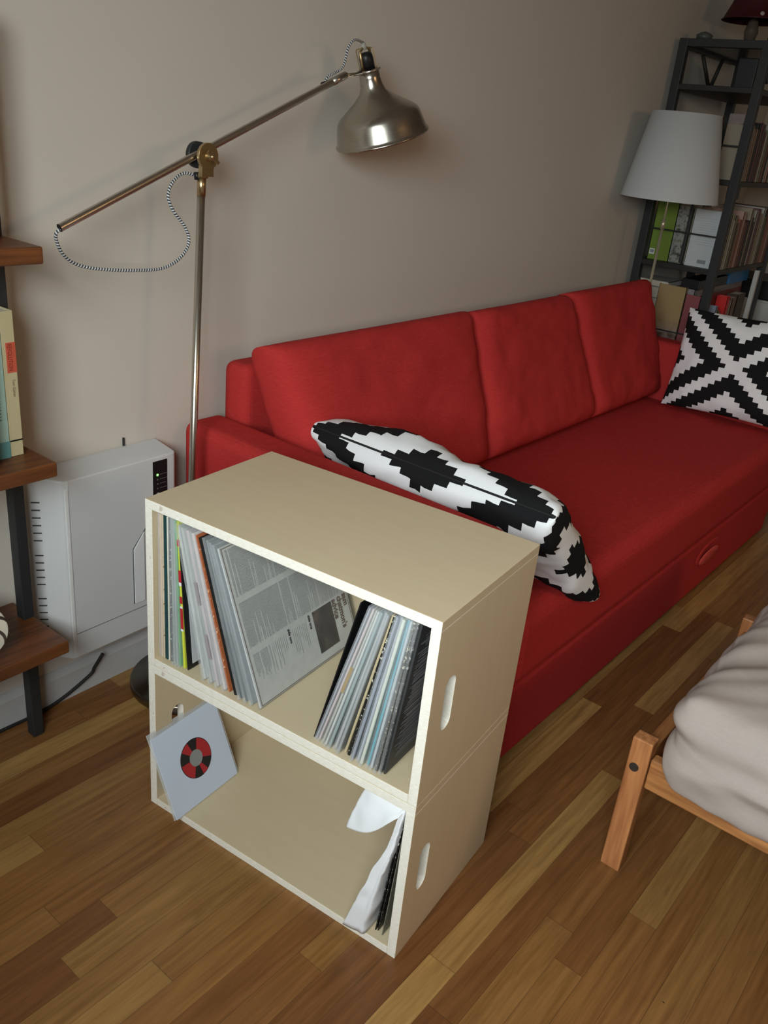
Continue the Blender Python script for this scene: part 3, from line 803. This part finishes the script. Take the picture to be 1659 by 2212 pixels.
c2 = [L(NK) - ax * .062] + [L(onplane(x, y, -.122)) for x, y in ((766, 86), (752, 104), (746, 130), (738, 148), (722, 158), (708, 166), (702, 178))]
bm = nb(); tube(bm, catmull(c2, 8), .0030, 10, 170); mesh_obj('upper_cord', bm, CORD, lamp)
bm = nb(); cyl(bm, L(onplane(696, 183, -.124)), L(onplane(710, 178, -.124)), .0055, n=16); mesh_obj('cord_grommet', bm, BLACK, lamp)

# ------------------------------------------------------------------ wall shelf unit at the left edge
SH = empty('wall_shelf', (-.335, -.113, 0), 0, 'brown board shelf on dark grey metal posts at the left edge', 'shelf')
for z in (.292, .700, 1.103):
    bx('shelf_board', (-.80, .300, -.108, .110, z, z + .030), SHELFW, SH, bevel=.0035, seg=3)
for x in (.2885, -.75):
    bx('post', (x - .0125, x + .0125, .024, .052, 0, 1.50), GREYM, SH, bevel=.002)
bm = nb()
tea = empty('hardback_book', (-.108, -.112, .7305), 0, 'pale teal hardback book with dark spine lettering on the middle shelf board', 'book', 'books on the left shelf')
def shelf_book(e, w, d, h, cov, band=None, tilt=0):
    e.rotation_euler = (0, R(tilt), 0)
    bm = nb(); box(bm, -w / 2 + .002, w / 2 - .002, -d / 2 + .001, d / 2 - .004, .003, h - .003); mesh_obj('page_block', bm, plain('book_pages', (.66, .62, .52), .8), e)
    bm = nb()
    box(bm, -w / 2, -w / 2 + .002, -d / 2, d / 2, 0, h); box(bm, w / 2 - .002, w / 2, -d / 2, d / 2, 0, h); box(bm, -w / 2, w / 2, -d / 2 - .001, -d / 2 + .001, 0, h)
    mesh_obj('cover', bm, cov, e, bevel=.0008)
shelf_book(tea, .040, .072, .262, plain('pale_teal_cover', (.33, .47, .42), .45), tilt=0)
SPB = lambda x, y, z: basis((x, y, z), (0, 0, -1), (1, 0, 0))
text_mesh('spine_title', 'THE PRIDE OF HAVANA', .0170, SPB(-.003, -.0375, .215), plain('spine_ink', (.10, .13, .13), .6), tea, xs=.78)
bx('spine_band', (-.0202, .0202, -.0378, -.0368, 0.0, .033), plain('deep_teal_band', (.10, .24, .24), .5), tea)
rev = empty('paperback_book', (-.0735, -.112, .7305), 0, 'cream paperback book with an orange red title block, rightmost on the middle shelf', 'book', 'books on the left shelf')
shelf_book(rev, .026, .070, .280, plain('cream_cover', (.46, .40, .24), .5), tilt=0)
bx('title_block', (-.006, .0128, -.0368, -.0358, .165, .222), plain('orange_red_block', (.50, .09, .05), .5), rev)
text_mesh('spine_title', 'REVOLUTION', .0120, basis((-.003, -.0372, .2205), (0, 0, -1), (1, 0, 0)), plain('dark_red_ink', (.22, .03, .02), .6), rev, xs=.70)
bx('black_rule', (-.0128, .0132, -.0368, -.0358, .030, .033), BLACK, rev)
text_mesh('spine_author', 'Tom Gjelten', .0075, basis((.002, -.0362, .152), (0, 0, -1), (1, 0, 0)), plain('brown_ink', (.12, .09, .05), .6), rev, xs=.9)
random.seed(77)
xb = -.132  # row of unseen books, added so the shelf shades the wall beside it
for k, (nm, c) in enumerate((('navy blue', (.03, .05, .14)), ('moss green', (.10, .14, .05)), ('white', (.6, .6, .56)), ('ochre', (.40, .24, .05)), ('crimson', (.30, .03, .04)), ('grey', (.2, .2, .2)), ('brown', (.14, .07, .04)), ('light blue', (.25, .36, .45)), ('cream', (.55, .48, .34)), ('black', (.02, .02, .02)))):
    w = random.uniform(.026, .045); e = empty('hardback_book', (xb - w / 2, -.112, .7305), 0, nm + ' unseen hardback book added further left on the shelf to shade the wall', 'book', 'books on the left shelf')
    shelf_book(e, w, random.uniform(.13, .16), random.uniform(.22, .29), plain('cover_' + nm.replace(' ', '_'), c, .5)); xb -= w + .001
# bowl on the lowest board, red jar on the top board
n = NT('painted_bowl'); p = n.coord(); xx, yy, zz = n.sep(p)
rad = n.M('SQRT', n.M('ADD', n.M('MULTIPLY', xx, xx), n.M('MULTIPLY', yy, yy)))
ang = n.M('ARCTAN2', yy, xx)
pt = n.M('GREATER_THAN', n.M('SINE', n.M('ADD', n.M('MULTIPLY', ang, 9.0), n.M('MULTIPLY', rad, 300))), .72)
bc = n.mix(pt, (.62, .56, .46), (.04, .025, .02)); bc = n.mix(n.M('LESS_THAN', rad, .030), bc, (.45, .05, .04))
BOWLM = n.set(bc, .3)
bm = nb(); lathe(bm, [(.0001, .006), (.025, .006), (.045, .012), (.062, .024), (.072, .038), (.075, .040), (.074, .036), (.062, .018), (.040, .003), (.024, 0), (.0001, 0)], (0, 0, 0), (0, 0, 1), 48)
o = tag(mesh_obj('bowl', bm, BOWLM), 'small painted cream bowl with dark branches and red centre on the lowest shelf board', 'bowl'); o.location = (-.205, -.130, .350); o.rotation_euler = (R(24), R(-8), 0)
bm = nb(); lathe(bm, [(.0001, 0), (.027, 0), (.030, .005), (.030, .055), (.027, .062), (.022, .065), (.0001, .065)], (0, 0, 0), (0, 0, 1), 40)
o = tag(mesh_obj('jar', bm, plain('pink_red_glaze', (.62, .015, .05), .25)), 'bright pinkish red jar at the left picture edge on the top shelf board', 'jar'); o.location = (-.086, -.110, 1.1335); o.scale = (1, 1, .62)

# ------------------------------------------------------------------ white wall heater
HT = empty('wall_heater', (0, 0, .158), 0, 'white electric panel heater fixed to the wall with a black control strip', 'heater')
bm = nb()
pf = [(.000, -.002), (.000, -.030), (.058, -.098), (.070, -.102), (.355, -.102), (.362, -.094), (.362, -.002)]
z0, z1 = 0.0, .470
HT.scale = (1.015, .80, 1)
a = [bm.verts.new((x, y, z0 + (0 if y < -.05 else .02))) for x, y in pf]; b_ = [bm.verts.new((x, y, z1 - .012 if y < -.05 else z1)) for x, y in pf]
k = len(pf); bm.faces.new(a[::-1]); bm.faces.new(b_)
for i in range(k): bm.faces.new((a[i], a[(i + 1) % k], b_[(i + 1) % k], b_[i]))
mesh_obj('casing', bm, WHITEP, HT, bevel=.004, seg=3)
d_ = Vector((.058, -.068, 0)).normalized(); nn = Vector((-d_.y, d_.x, 0)) * -1
for k in range(20):
    z = .055 + k * .0185
    if k in (7, 13): continue
    p0 = Vector((.010, -.042, z)); 
    bmesh_M = Matrix.Translation(p0) @ Matrix((d_, Vector((d_.y, -d_.x, 0)), Vector((0, 0, 1)))).transposed().to_4x4()
    b2 = nb(); box(b2, 0, .020, -.0006, .0008, 0, .003, M=bmesh_M); mesh_obj('vent_slot', b2, plain('slot_shadow_grey', (.05, .05, .05), .7), HT)
bx('lower_seam', (.072, .356, -.1026, -.1018, .066, .0675), plain('seam_grey', (.12, .12, .12), .7), HT)
bx('edge_strip', (.060, .070, -.1045, -.100, .02, .440), plain('white_strip', (.74, .75, .74), .35), HT, bevel=.002)
# recessed wedge near the right
bm = nb()
for p in (((.232, -.1025, .085), (.232, -.1025, .235), (.262, -.1025, .275), (.262, -.1025, .085)),):
    a = [bm.verts.new(q) for q in p]; b_ = [bm.verts.new((q[0], q[1] - .004, q[2])) for q in p]
    bm.faces.new(a); bm.faces.new(b_[::-1])
    for i in range(4): bm.faces.new((a[i], a[(i + 1) % 4], b_[(i + 1) % 4], b_[i]))
mesh_obj('grip_wedge', bm, plain('white_wedge', (.78, .80, .82), .35), HT, bevel=.001)
bm = nb(); cyl(bm, (.231, -.1030, .085), (.231, -.1030, .236), .0012, n=8); cyl(bm, (.231, -.1030, .236), (.275, -.1030, .290), .0012, n=8); mesh_obj('wedge_groove', bm, plain('groove_grey', (.07, .07, .07), .6), HT)
CPn = bx('control_panel', (.292, .333, -.1045, -.1015, .315, .447), BLACK, HT, bevel=.001)
GRN = NT('green_indicator'); GRN.set((.1, .6, .1), .4, **{'Emission Color': (.35, .9, .25, 1), 'Emission Strength': 1.2})
def dot(name, x, z, r, mt):
    bm = nb(); cyl(bm, (x, -.1040, z), (x, -.1058, z), r, n=20); return mesh_obj(name, bm, mt, CPn)
dot('indicator_light', .304, .412, .0030, GRN.mat)
for z in (.400, .3885, .377): dot('indicator_light', .304, z, .0018, plain('unlit_indicator', (.12, .12, .12), .4))
dot('power_button', .305, .360, .0058, plain('grey_button', (.42, .42, .44), .4))
bm = nb()
for z in (.412, .400, .3885, .377):
    xx = .311
    random.seed(int(z * 1000))
    while xx < .329: w = random.uniform(.0012, .003); box(bm, xx, xx + w, -.1048, -.1044, z - .0007, z + .0007); xx += w + .0007
mesh_obj('control_lettering', bm, plain('panel_lettering', (.13, .12, .12), .5), CPn)
bx('wall_bracket', (.268, .272, -.006, -.001, .47, .49), GREYM, HT)
# black cable under the heater
bm = nb()
path = [onplane(222, 1412, -.04), onplane(205, 1440, -.03), onplane(190, 1462, -.025), Vector((.02, -.020, .006)), Vector((-.15, -.020, .006)), Vector((-.5, -.020, .006))]
tube(bm, catmull([p - Vector((.2, -.02, .0)) for p in path], 8), .0042, 8)
o = mesh_obj('power_cable', bm, plain('black_rubber', (.015, .014, .015), .6)); o.location = (.2, -.02, 0)
tag(o, 'black power cable running from under the heater along the baseboard', 'cable')

# ------------------------------------------------------------------ bed / daybed at the right edge
BD = empty('daybed', (.54, -1.25, 0), R(-1.0), 'low daybed with an oiled oak slatted frame at the right edge', 'bed')
for x in (0, .66):
    for y in (-.045, -1.0):
        bx('leg', (x, x + .032, y, y + .042, 0, .335), PINEV, BD, bevel=.003)
bx('end_rail', (.004, .030, -.958, -.047, .228, .300), PINE, BD, bevel=.004, seg=3)
bx('end_rail', (.664, .690, -.958, -.047, .228, .300), PINE, BD, bevel=.004, seg=3)
PINEX = mat_wood('oiled_oak_side', srgb(128, 78, 44), srgb(190, 132, 80), (2, 26, 26), 3, 0.4)
for y in (-.040, -.990): bx('side_rail', (.034, .660, y, y + .026, .235, .300), PINEX, BD, bevel=.003)
for k in range(7): bx('slat', (.034, .660, -.14 - k * .125, -.07 - k * .125, .262, .276), PINEX, BD, bevel=.002)
bm = nb(); cyl(bm, (.0005, -.020, .268), (-.0025, -.020, .268), .0095, n=24); cyl(bm, (-.002, -.020, .268), (-.0035, -.020, .268), .003, n=12); mesh_obj('bolt_head', bm, mat_metal('dark_bolt', (.16, .17, .19), .35), BD)


def mattress():
    from mathutils import noise as NZ
    bm = nb(); n_ = 60; X0, X1, Y0, Y1, Z0, Z1 = -.036, 1.10, -1.02, -.068, .303, .470
    G = {}
    def P(u, v, w):
        # u,v,w in -1..1 on cube surface -> rounded slab
        def se(a, k): return math.copysign(1 - (1 - abs(a)) ** k, a)
        x = (X0 + X1) / 2 + (X1 - X0) / 2 * u; y = (Y0 + Y1) / 2 + (Y1 - Y0) / 2 * v; z = (Z0 + Z1) / 2 + (Z1 - Z0) / 2 * w
        r = .050; cx = min(max(x, X0 + r), X1 - r); cy = min(max(y, Y0 + r), Y1 - r); cz = min(max(z, Z0 + r), Z1 - r)
        d = Vector((x - cx, y - cy, z - cz))
        if d.length > 1e-6:
            d = d.normalized() * r; p = Vector((cx, cy, cz)) + d
        else: p = Vector((x, y, z))
        dome = max(0, (1 - u * u) * (1 - v * v)) ** .6 * .035 * (w > 0)
        al = x * .62 - y * .78; ac = x * .78 + y * .62
        q = Vector((al * 2.4, ac * 6.0, 0.0)); wr = NZ.noise(q) * .012
        ridge = abs(NZ.noise(Vector((al * 2.6 + 3, ac * 17, 2.0)))); wr += (.35 - ridge) * .020
        # drawn up corner and folds near it
        dc = math.hypot(x - X0, y - Y1); tuft = math.exp(-(dc / .07) ** 2) * .020 * (w > 0)
        side = (1 - abs(w)); fold = (math.sin(z * 95 + x * 5 + y * 13) * .005 + NZ.noise(Vector((z * 30, y * 9, x * 9))) * .010) * side
        nrm = (p - Vector((cx, cy, cz))); nrm = nrm.normalized() if nrm.length > 1e-6 else Vector((0, 0, w))
        p += nrm * (wr if w > -.9 else 0) + Vector((0, 0, dome + tuft)) + Vector((-fold, fold, 0))
        p.z = max(p.z, Z0)
        if p.x < .004: p.z -= min(1, (.004 - p.x) / .03) * .045 * (1 - (p.z - Z0) / (Z1 - Z0))
        return p
    N = 64
    def face(fn, flip):
        for i in range(N):
            for j in range(N):
                vs_ = []
                for a_, b2 in ((i, j), (i + 1, j), (i + 1, j + 1), (i, j + 1)):
                    key = tuple(round(c_, 5) for c_ in fn(-1 + 2 * a_ / N, -1 + 2 * b2 / N))
                    if key not in G: G[key] = bm.verts.new(P(*key))
                    vs_.append(G[key])
                f = bm.faces.new(vs_ if not flip else vs_[::-1]); f.smooth = True
    face(lambda a_, b2: (a_, b2, 1), 0); face(lambda a_, b2: (a_, b2, -1), 1)
    face(lambda a_, b2: (a_, -1, b2), 0); face(lambda a_, b2: (a_, 1, b2), 1)
    face(lambda a_, b2: (-1, a_, b2), 1); face(lambda a_, b2: (1, a_, b2), 0)
    o = mesh_obj('mattress', bm, SHEET, None, smooth=True)
    sb = o.modifiers.new('sub', 'SUBSURF'); sb.levels = 1; sb.render_levels = 1
    return o


mt = mattress(); mt.location = BD.location; mt.rotation_euler = BD.rotation_euler
tag(mt, 'thick mattress in a wrinkled taupe sheet lying on the oak daybed', 'mattress')

# ------------------------------------------------------------------ bookcase by the far end of the wall
X0, X1, Y0, Y1 = 3.07, 3.86, -.41, -.028
BK = empty('metal_bookcase', (X0, Y1, 0), 0, 'tall black metal open bookcase behind the far end of the sofa', 'bookcase')
def bk(name, d, mt=GREYM, bev=.002): return bx(name, (d[0] - X0, d[1] - X0, d[2] - Y1, d[3] - Y1, d[4], d[5]), mt, BK, bevel=bev)
PW = .036
for x in (X0, X1 - PW):
    for y in (Y0, Y1 - PW): bk('post', (x, x + PW, y, y + PW, 0, 1.825))
SHZ = (.12, .52, .930, 1.300, 1.655, 1.795)
for z in SHZ[:-1]:
    bk('shelf', (X0 + .004, X1 - .004, Y0 + .004, Y1 - .004, z - .022, z), plain('black_brown_shelf', (.022, .020, .019), .5))
bk('top_frame', (X0 + PW, X1 - PW, Y0, Y0 + .03, 1.795, 1.825)); bk('top_frame', (X0 + PW, X1 - PW, Y1 - .03, Y1, 1.795, 1.825))
bk('top_frame', (X0, X0 + .03, Y0 + PW, Y1 - PW, 1.795, 1.825)); bk('top_frame', (X1 - .03, X1, Y0 + PW, Y1 - PW, 1.795, 1.825))
bk('top_panel', (X0 + .03, X1 - .03, Y0 + .03, Y1 - .03, 1.806, 1.815), plain('smoked_panel', (.03, .033, .035), .25))
for z in (.63, 1.065, 1.43): bk('side_bar', (X0 + .006, X0 + .012, Y0 + PW, Y1 - PW, z, z + .007))
bk('side_bar', (X0 + .006, X0 + .013, -.245, -.233, .94, 1.278))

random.seed(21)
def book(x0, x1, y0, y1, z0, z1, color, label, group, name='book', spine='y', cat='book', extra=None):
    """a closed book; spine on the -y face ('y') or the -x face ('x')"""
    c = Vector(((x0 + x1) / 2, (y0 + y1) / 2, z0)); e = empty(name, c, 0, label, cat, group)
    hx, hy, h = (x1 - x0) / 2, (y1 - y0) / 2, z1 - z0; t = min(.0022, hx * .4, hy * .4)
    cm = plain('book_cover_' + label.split(' ')[0].replace(',', ''), color, .5)
    bm = nb()
    if spine == 'y': box(bm, -hx + t, hx - t, -hy + t, hy - .003, .003, h - .003)
    elif spine == 'x': box(bm, -hx + t, hx - .003, -hy + t, hy - t, .003, h - .003)
    else: box(bm, -hx + .003, hx - .003, -hy + .002, hy - .003, t, h - t)
    mesh_obj('page_block', bm, plain('book_pages', (.62, .58, .50), .8), e)
    bm = nb()
    if spine == 'y':
        box(bm, -hx, -hx + t, -hy, hy, 0, h); box(bm, hx - t, hx, -hy, hy, 0, h); box(bm, -hx, hx, -hy, -hy + t, 0, h)
    elif spine == 'flat':
        box(bm, -hx, hx, -hy, hy, 0, t); box(bm, -hx, hx, -hy, hy, h - t, h); box(bm, -hx, hx, -hy, -hy + t, 0, h)
    else:
        box(bm, -hx, hx, -hy, -hy + t, 0, h); box(bm, -hx, hx, hy - t, hy, 0, h); box(bm, -hx, -hx + t, -hy, hy, 0, h)
    mesh_obj('cover', bm, cm, e)
    return e


# shelf at 0.93: books standing with spines to the room, the end ones seen flat on
G4 = 'books standing on the middle shelf of the bookcase'
e = book(3.118, 3.140, -.168, -.068, .931, 1.190, (.17, .27, .035), 'lime green book with a barcode label at the bookcase side', G4, 'large_book', 'x')
bx('barcode_label', (-.0125, -.011, .020, .044, .022, .046), PAPER, e)
bm = nb()
for k in range(9): box(bm, -.0132, -.0125, .024 + k * .002, .025 + k * .002, .028, .042)
mesh_obj('printed_barcode', bm, BLACK, e)
n = NT('landscape_cover'); ff = n.noise(n.mapv(n.coord(), scale=(1, 9, 9)), 4, 4)
LAND = n.set(n.ramp(ff, [(.35, (.05, .06, .035)), (.5, (.30, .31, .30)), (.65, (.14, .14, .09))]), .45)
e = book(3.112, 3.136, -.234, -.171, .931, 1.180, (.12, .13, .10), 'book with a grey green landscape cover between lime and white books', G4, 'large_book', 'x')
bx('cover_picture', (-.0130, -.0122, -.030, .030, .004, .245), LAND, e)
e = book(3.108, 3.130, -.372, -.248, .931, 1.172, (.54, .58, .60), 'white book showing its back cover with grey blurb and barcode', G4, 'large_book', 'x')
bm = nb()
for k in range(12): box(bm, -.0116, -.011, -.045, .035 + .01 * math.sin(k * 2.1), .205 - k * .010, .2068 - k * .010)
mesh_obj('back_cover_text', bm, plain('pale_text', (.42, .45, .48), .5), e)
bm = nb()
for k in range(12): box(bm, -.0118, -.011, -.032 + k * .0032, -.0305 + k * .0032, .016, .032)
mesh_obj('printed_barcode', bm, BLACK, e)
tones = [('cream', (.42, .38, .28)), ('white', (.48, .47, .42)), ('olive grey', (.18, .17, .11)), ('dark brown', (.08, .05, .035)), ('tan', (.26, .16, .10)), ('rust orange', (.30, .10, .06)),
         ('pale pink', (.44, .27, .22)), ('brick brown', (.18, .08, .05)), ('maroon', (.12, .03, .03)), ('black', (.018, .018, .018)), ('beige', (.32, .27, .20)), ('umber', (.07, .045, .03)), ('charcoal', (.035, .033, .03)), ('ivory', (.40, .36, .31)), ('plum', (.14, .05, .07)), ('sand', (.30, .22, .15))]
x = 3.142
used = {}
ords = ['', 'second ', 'third ', 'fourth ']
k = 0
while x < 3.800:
    w = random.uniform(.019, .034); nm, c = tones[k % 16]; used[nm] = used.get(nm, 0) + 1
    hgt = random.uniform(.195, .262)
    book(x, min(x + w, 3.822), Y0 + .008, Y0 + .008 + random.uniform(.15, .20), .931, .931 + hgt, c, '%s%s book spine from the front post, middle bookcase shelf' % (ords[used[nm] - 1], nm), G4)
    x += w + .001; k += 1
# shelf at 1.30
G5 = 'books standing on the upper shelf of the bookcase'
x = 3.112; k = 2; used = {}
while x < 3.800:
    w = random.uniform(.018, .032); nm, c = tones[(k * 5) % 16]; used[nm] = used.get(nm, 0) + 1
    book(x, min(x + w, 3.822), Y0 + .008, Y0 + .008 + random.uniform(.04, .06) + .06, 1.301, 1.301 + random.uniform(.19, .235), c, '%s%s book spine from the front post, upper bookcase shelf' % (ords[used[nm] - 1], nm), G5)
    x += w + .001; k += 1
n = NT('faded_photo'); ff = n.noise(n.mapv(n.coord(), scale=(1, 7, 7)), 3, 3)
PHO = n.set(n.ramp(ff, [(.42, (.03, .018, .015)), (.5, (.30, .22, .20)), (.6, (.24, .20, .19))]), .5)
e = book(3.145, 3.165, -.262, -.060, 1.301, 1.545, (.16, .08, .05), 'reddish brown album standing behind the white lampshade', G5, 'photo_album', 'x', 'album')
e = book(3.172, 3.190, -.345, -.275, 1.375, 1.560, (.26, .2, .19), 'photo print box with brown figures seen between lampshade and front post', G5, 'photo_box', 'x', 'box')
bx('cover_picture', (-.0100, -.0092, -.034, .034, .003, .18), PHO, e)
o = tag(bx('paper_box', (3.125, 3.150, -.288, -.268, 1.301, 1.374), PAPER), 'small hidden white box on the upper shelf', 'box')
bpy.data.objects.remove(o)
o = tag(bx('storage_box', (3.172, 3.235, -.345, -.272, 1.301, 1.374), plain('pale_card', (.48, .48, .48), .6), bevel=.002), 'small white card box on the upper shelf beside the front post', 'box')
# small black clip gadget on the books and bits on the upper shelves
bm = nb(); box(bm, -.03, .03, -.02, .02, 0, .055); box(bm, -.018, -.008, -.012, .012, -.028, 0); box(bm, .008, .018, -.012, .012, -.028, 0)
o = tag(mesh_obj('desk_gadget', bm, BLACK, bevel=.004), 'small black plastic gadget standing on the row of books', 'gadget'); o.location = (3.20, -.36, 1.225)
bm = nb(); lathe(bm, [(.0001, 0), (.05, 0), (.058, .02), (.05, .055), (.03, .075), (.012, .08), (.012, .10), (.0001, .10)], (0, 0, 0), (0, 0, 1), 32)
o = tag(mesh_obj('round_jar', bm, plain('black_glaze', (.01, .01, .012), .15)), 'round glossy black jar on the shelf below the bookcase top', 'jar'); o.location = (3.36, -.26, 1.6552)
bm = nb(); box(bm, -.05, .05, -.04, .04, 0, .115); cyl(bm, (0, -.04, .06), (0, -.085, .06), .034, n=24); o = tag(mesh_obj('old_camera', bm, plain('black_leatherette', (.02, .022, .024), .5), bevel=.004), 'boxy black camera on the shelf below the bookcase top', 'camera'); o.location = (3.22, -.30, 1.6552)
bm = nb(); cyl(bm, (0, 0, .004), (-.06, .03, .115), .008, n=12); cyl(bm, (0.03, 0, .004), (.05, -.02, .115), .008, n=12); box(bm, -.02, .05, -.03, .03, 0, .006)
o = tag(mesh_obj('display_stand', bm, plain('matte_black_rod', (.015, .013, .012), .6)), 'slanting dark rod stand in the top left bay of the bookcase', 'stand'); o.location = (3.20, -.145, 1.6552)
# top of the bookcase
lt = empty('table_lamp', (3.36, -.22, 1.826), 0, 'small lamp with a dark red shade trimmed with pale beads on top of the bookcase', 'lamp')
bm = nb(); lathe(bm, [(.0001, 0), (.05, 0), (.05, .012), (.022, .02), (.030, .06), (.020, .10), (.012, .12), (.0001, .12)], (0, 0, 0), (0, 0, 1), 28); mesh_obj('base', bm, plain('bronze_glass', (.10, .08, .06), .2), lt)
bm = nb(); lathe(bm, [(.135, .10), (.128, .104), (.100, .17), (.085, .26), (.083, .26), (.098, .17), (.126, .103), (.133, .099)], (0, 0, 0), (0, 0, 1), 40, closed=True); mesh_obj('lamp_shade', bm, plain('dark_red_silk', (.055, .004, .008), .6), lt)
bm = nb()
for q, r in (((-.06, -.10, .16), .013), ((-.10, -.06, .115), .011), ((.02, -.118, .19), .012)): bmesh.ops.create_icosphere(bm, subdivisions=2, radius=r, matrix=Matrix.Translation(q))
mesh_obj('pale_bead', bm, plain('pearl_bead', (.42, .38, .36), .3), lt, smooth=True)
bm = nb(); box(bm, -.05, .05, -.05, .05, 0, .075); box(bm, -.045, .045, -.052, -.049, .018, .032, mat=1)
o = tag(mesh_obj('radio_box', bm, [BLACK, PAPER], bevel=.002), 'black box with a pale front strip on top of the bookcase', 'box'); o.location = (3.36, -.36, 1.826)
bm = nb(); lathe(bm, [(.0001, 0), (.03, 0), (.034, .02), (.016, .03), (.0001, .034)], (0, 0, 0), (0, 0, 1), 24); o = tag(mesh_obj('small_dish', bm, plain('grey_dish', (.07, .08, .07), .4)), 'small upturned grey dish on the left of the bookcase top', 'dish'); o.location = (3.15, -.10, 1.826)

# shelf at 0.52: flat stacks behind, standing books in front
G6 = 'books on the low shelf behind the throw cushion'
def flat(x0, x1, y0, y1, z0, z1, c, lab): return book(x0, x1, y0, y1, z0, z1, c, lab, G6, 'book', 'flat')
flat(3.10, 3.32, -.235, -.052, .521, .700, (.20, .16, .12), 'thick brown volume lying at the bottom of the stack by the wall')
flat(3.105, 3.31, -.240, -.055, .701, .765, (.30, .29, .26), 'grey book lying in the middle of the stack by the wall')
flat(3.10, 3.32, -.225, -.050, .766, .815, (.34, .34, .26), 'pale olive book lying near the top of the stack by the wall')
flat(3.11, 3.29, -.200, -.060, .816, .842, (.52, .50, .46), 'cream book on top of the stack by the wall')
n = NT('sunset_cover'); xx, yy, zz = n.sep(n.coord()); ff = n.noise(n.mapv(n.coord(), scale=(1, 6, 9)), 3, 3)
SUN = n.set(n.mix(n.ramp(n.M('ADD', n.M('MULTIPLY', zz, 3.3), n.M('MULTIPLY', ff, .3)), [(.35, (0, 0, 0)), (.75, (1, 1, 1))]), n.ramp(ff, [(.4, (.03, .02, .03)), (.55, (.20, .17, .20))]), (.36, .25, .12)), .4)
e = book(3.078, 3.096, -.300, -.172, .521, .838, (.30, .22, .12), 'book with a tan sky picture cover facing the sofa, under the lamp', G6, 'large_book', 'x')
bx('cover_picture', (-.0098, -.0090, -.062, .062, .003, .314), SUN, e)
book(3.078, 3.094, -.372, -.303, .521, .812, (.26, .07, .08), 'dusty pink book facing the sofa behind the front post', G6, 'large_book', 'x')
T6 = [('slate grey', (.10, .12, .14), .205, .105), ('pale blue', (.26, .30, .38), .24, .020), ('olive', (.16, .15, .03), .215, .030), ('dark maroon', (.10, .02, .02), .19, .045), ('bright red', (.62, .02, .02), .272, .034), ('cream spined', (.5, .40, .32), .25, .018), ('brown', (.16, .08, .05), .26, .060), ('dark brown', (.05, .03, .02), .27, .120)]
x = 3.112
for nm, c, h, w in T6:
    book(x, x + w, Y0 + .006, Y0 + .058, .521, .521 + h, c, '%s book standing at the front of the low shelf' % nm, G6); x += w + .014
book(3.112, 3.735, -.349, -.329, .521, .808, (.16, .03, .025), 'wide dark red album standing behind the front books of the low shelf', G6, 'album', 'y', 'album')
book(3.112, 3.805, -.327, -.285, .521, .832, (.28, .24, .25), 'tall grey folder behind the wide dark red album', G6, 'folder', 'y', 'folder')
o = tag(bx('blue_box', (3.50, 3.80, -.350, -.270, .8325, .896), plain('sky_blue_card', (.03, .17, .40), .5), bevel=.002), 'bright blue flat box on top of the folder under the middle shelf', 'box')
o = tag(bx('black_case', (3.10, 3.49, -.345, -.260, .8325, .876), BLACK, bevel=.004), 'flat black case beside the blue box', 'case')
o = tag(bx('white_binder', (3.765, 3.790, Y0 + .004, Y0 + .026, .521, .890), plain('white_binder_card', (.55, .55, .53), .5), bevel=.002), 'slim white binder at the far end of the low shelf', 'binder')

# ------------------------------------------------------------------ white shaded floor lamp beside the sofa end
LP = Vector((2.862, -.208, 0))
fl = empty('shaded_floor_lamp', LP, 0, 'slim brass floor lamp with a pale tapered drum shade beside the bookcase', 'lamp')
bm = nb(); lathe(bm, [(.0001, 0), (.050, 0), (.052, .006), (.048, .014), (.010, .018), (.0001, .018)], (0, 0, 0), (0, 0, 1), 32); mesh_obj('base', bm, BRASS, fl)
bm = nb(); cyl(bm, (0, 0, .016), (0, 0, 1.10), .0058, n=16); cyl(bm, (0, 0, 1.08), (0, 0, 1.30), .0036, n=14); cyl(bm, (0, 0, 1.085), (0, 0, 1.125), .0085, n=16); mesh_obj('pole', bm, plain('pale_brass', (.60, .55, .40), .3, .6), fl)
bm = nb(); lathe(bm, [(.200, 1.205), (.1985, 1.207), (.138, 1.535), (.1365, 1.535), (.197, 1.206)], (0, 0, 0), (0, 0, 1), 64, closed=True)
mesh_obj('lamp_shade', bm, plain('grey_white_linen', (.55, .575, .60), .8, var=.03, scale=200), fl)
bm = nb()
for k in range(3): a = 2 * math.pi * k / 3; cyl(bm, (0, 0, 1.29), (math.cos(a) * .184, math.sin(a) * .184, 1.27), .0015, n=8)
mesh_obj('shade_spider', bm, STEEL, fl)

# ------------------------------------------------------------------ things beyond the bookcase
pn = empty('white_cabinet', (4.36, -.30, 0), 0, 'low white cabinet with a vertical door seam standing beyond the bookcase', 'cabinet')
bx('body', (-.20, .20, -.25, .25, 0, .70), plain('cabinet_white', (.50, .51, .50), .5), pn, bevel=.003)
bx('door', (-.212, -.201, -.246, -.002, .03, .69), plain('cabinet_door_white', (.54, .55, .54), .5), pn, bevel=.002)
bx('door', (-.212, -.201, .002, .246, .03, .69), plain('cabinet_door_white', (.54, .55, .54), .5), pn, bevel=.002)
o = tag(bx('black_case', (4.16, 4.55, -.54, -.06, .701, .80), BLACK, bevel=.006), 'long black case lying on the white cabinet beyond the bookcase', 'case')
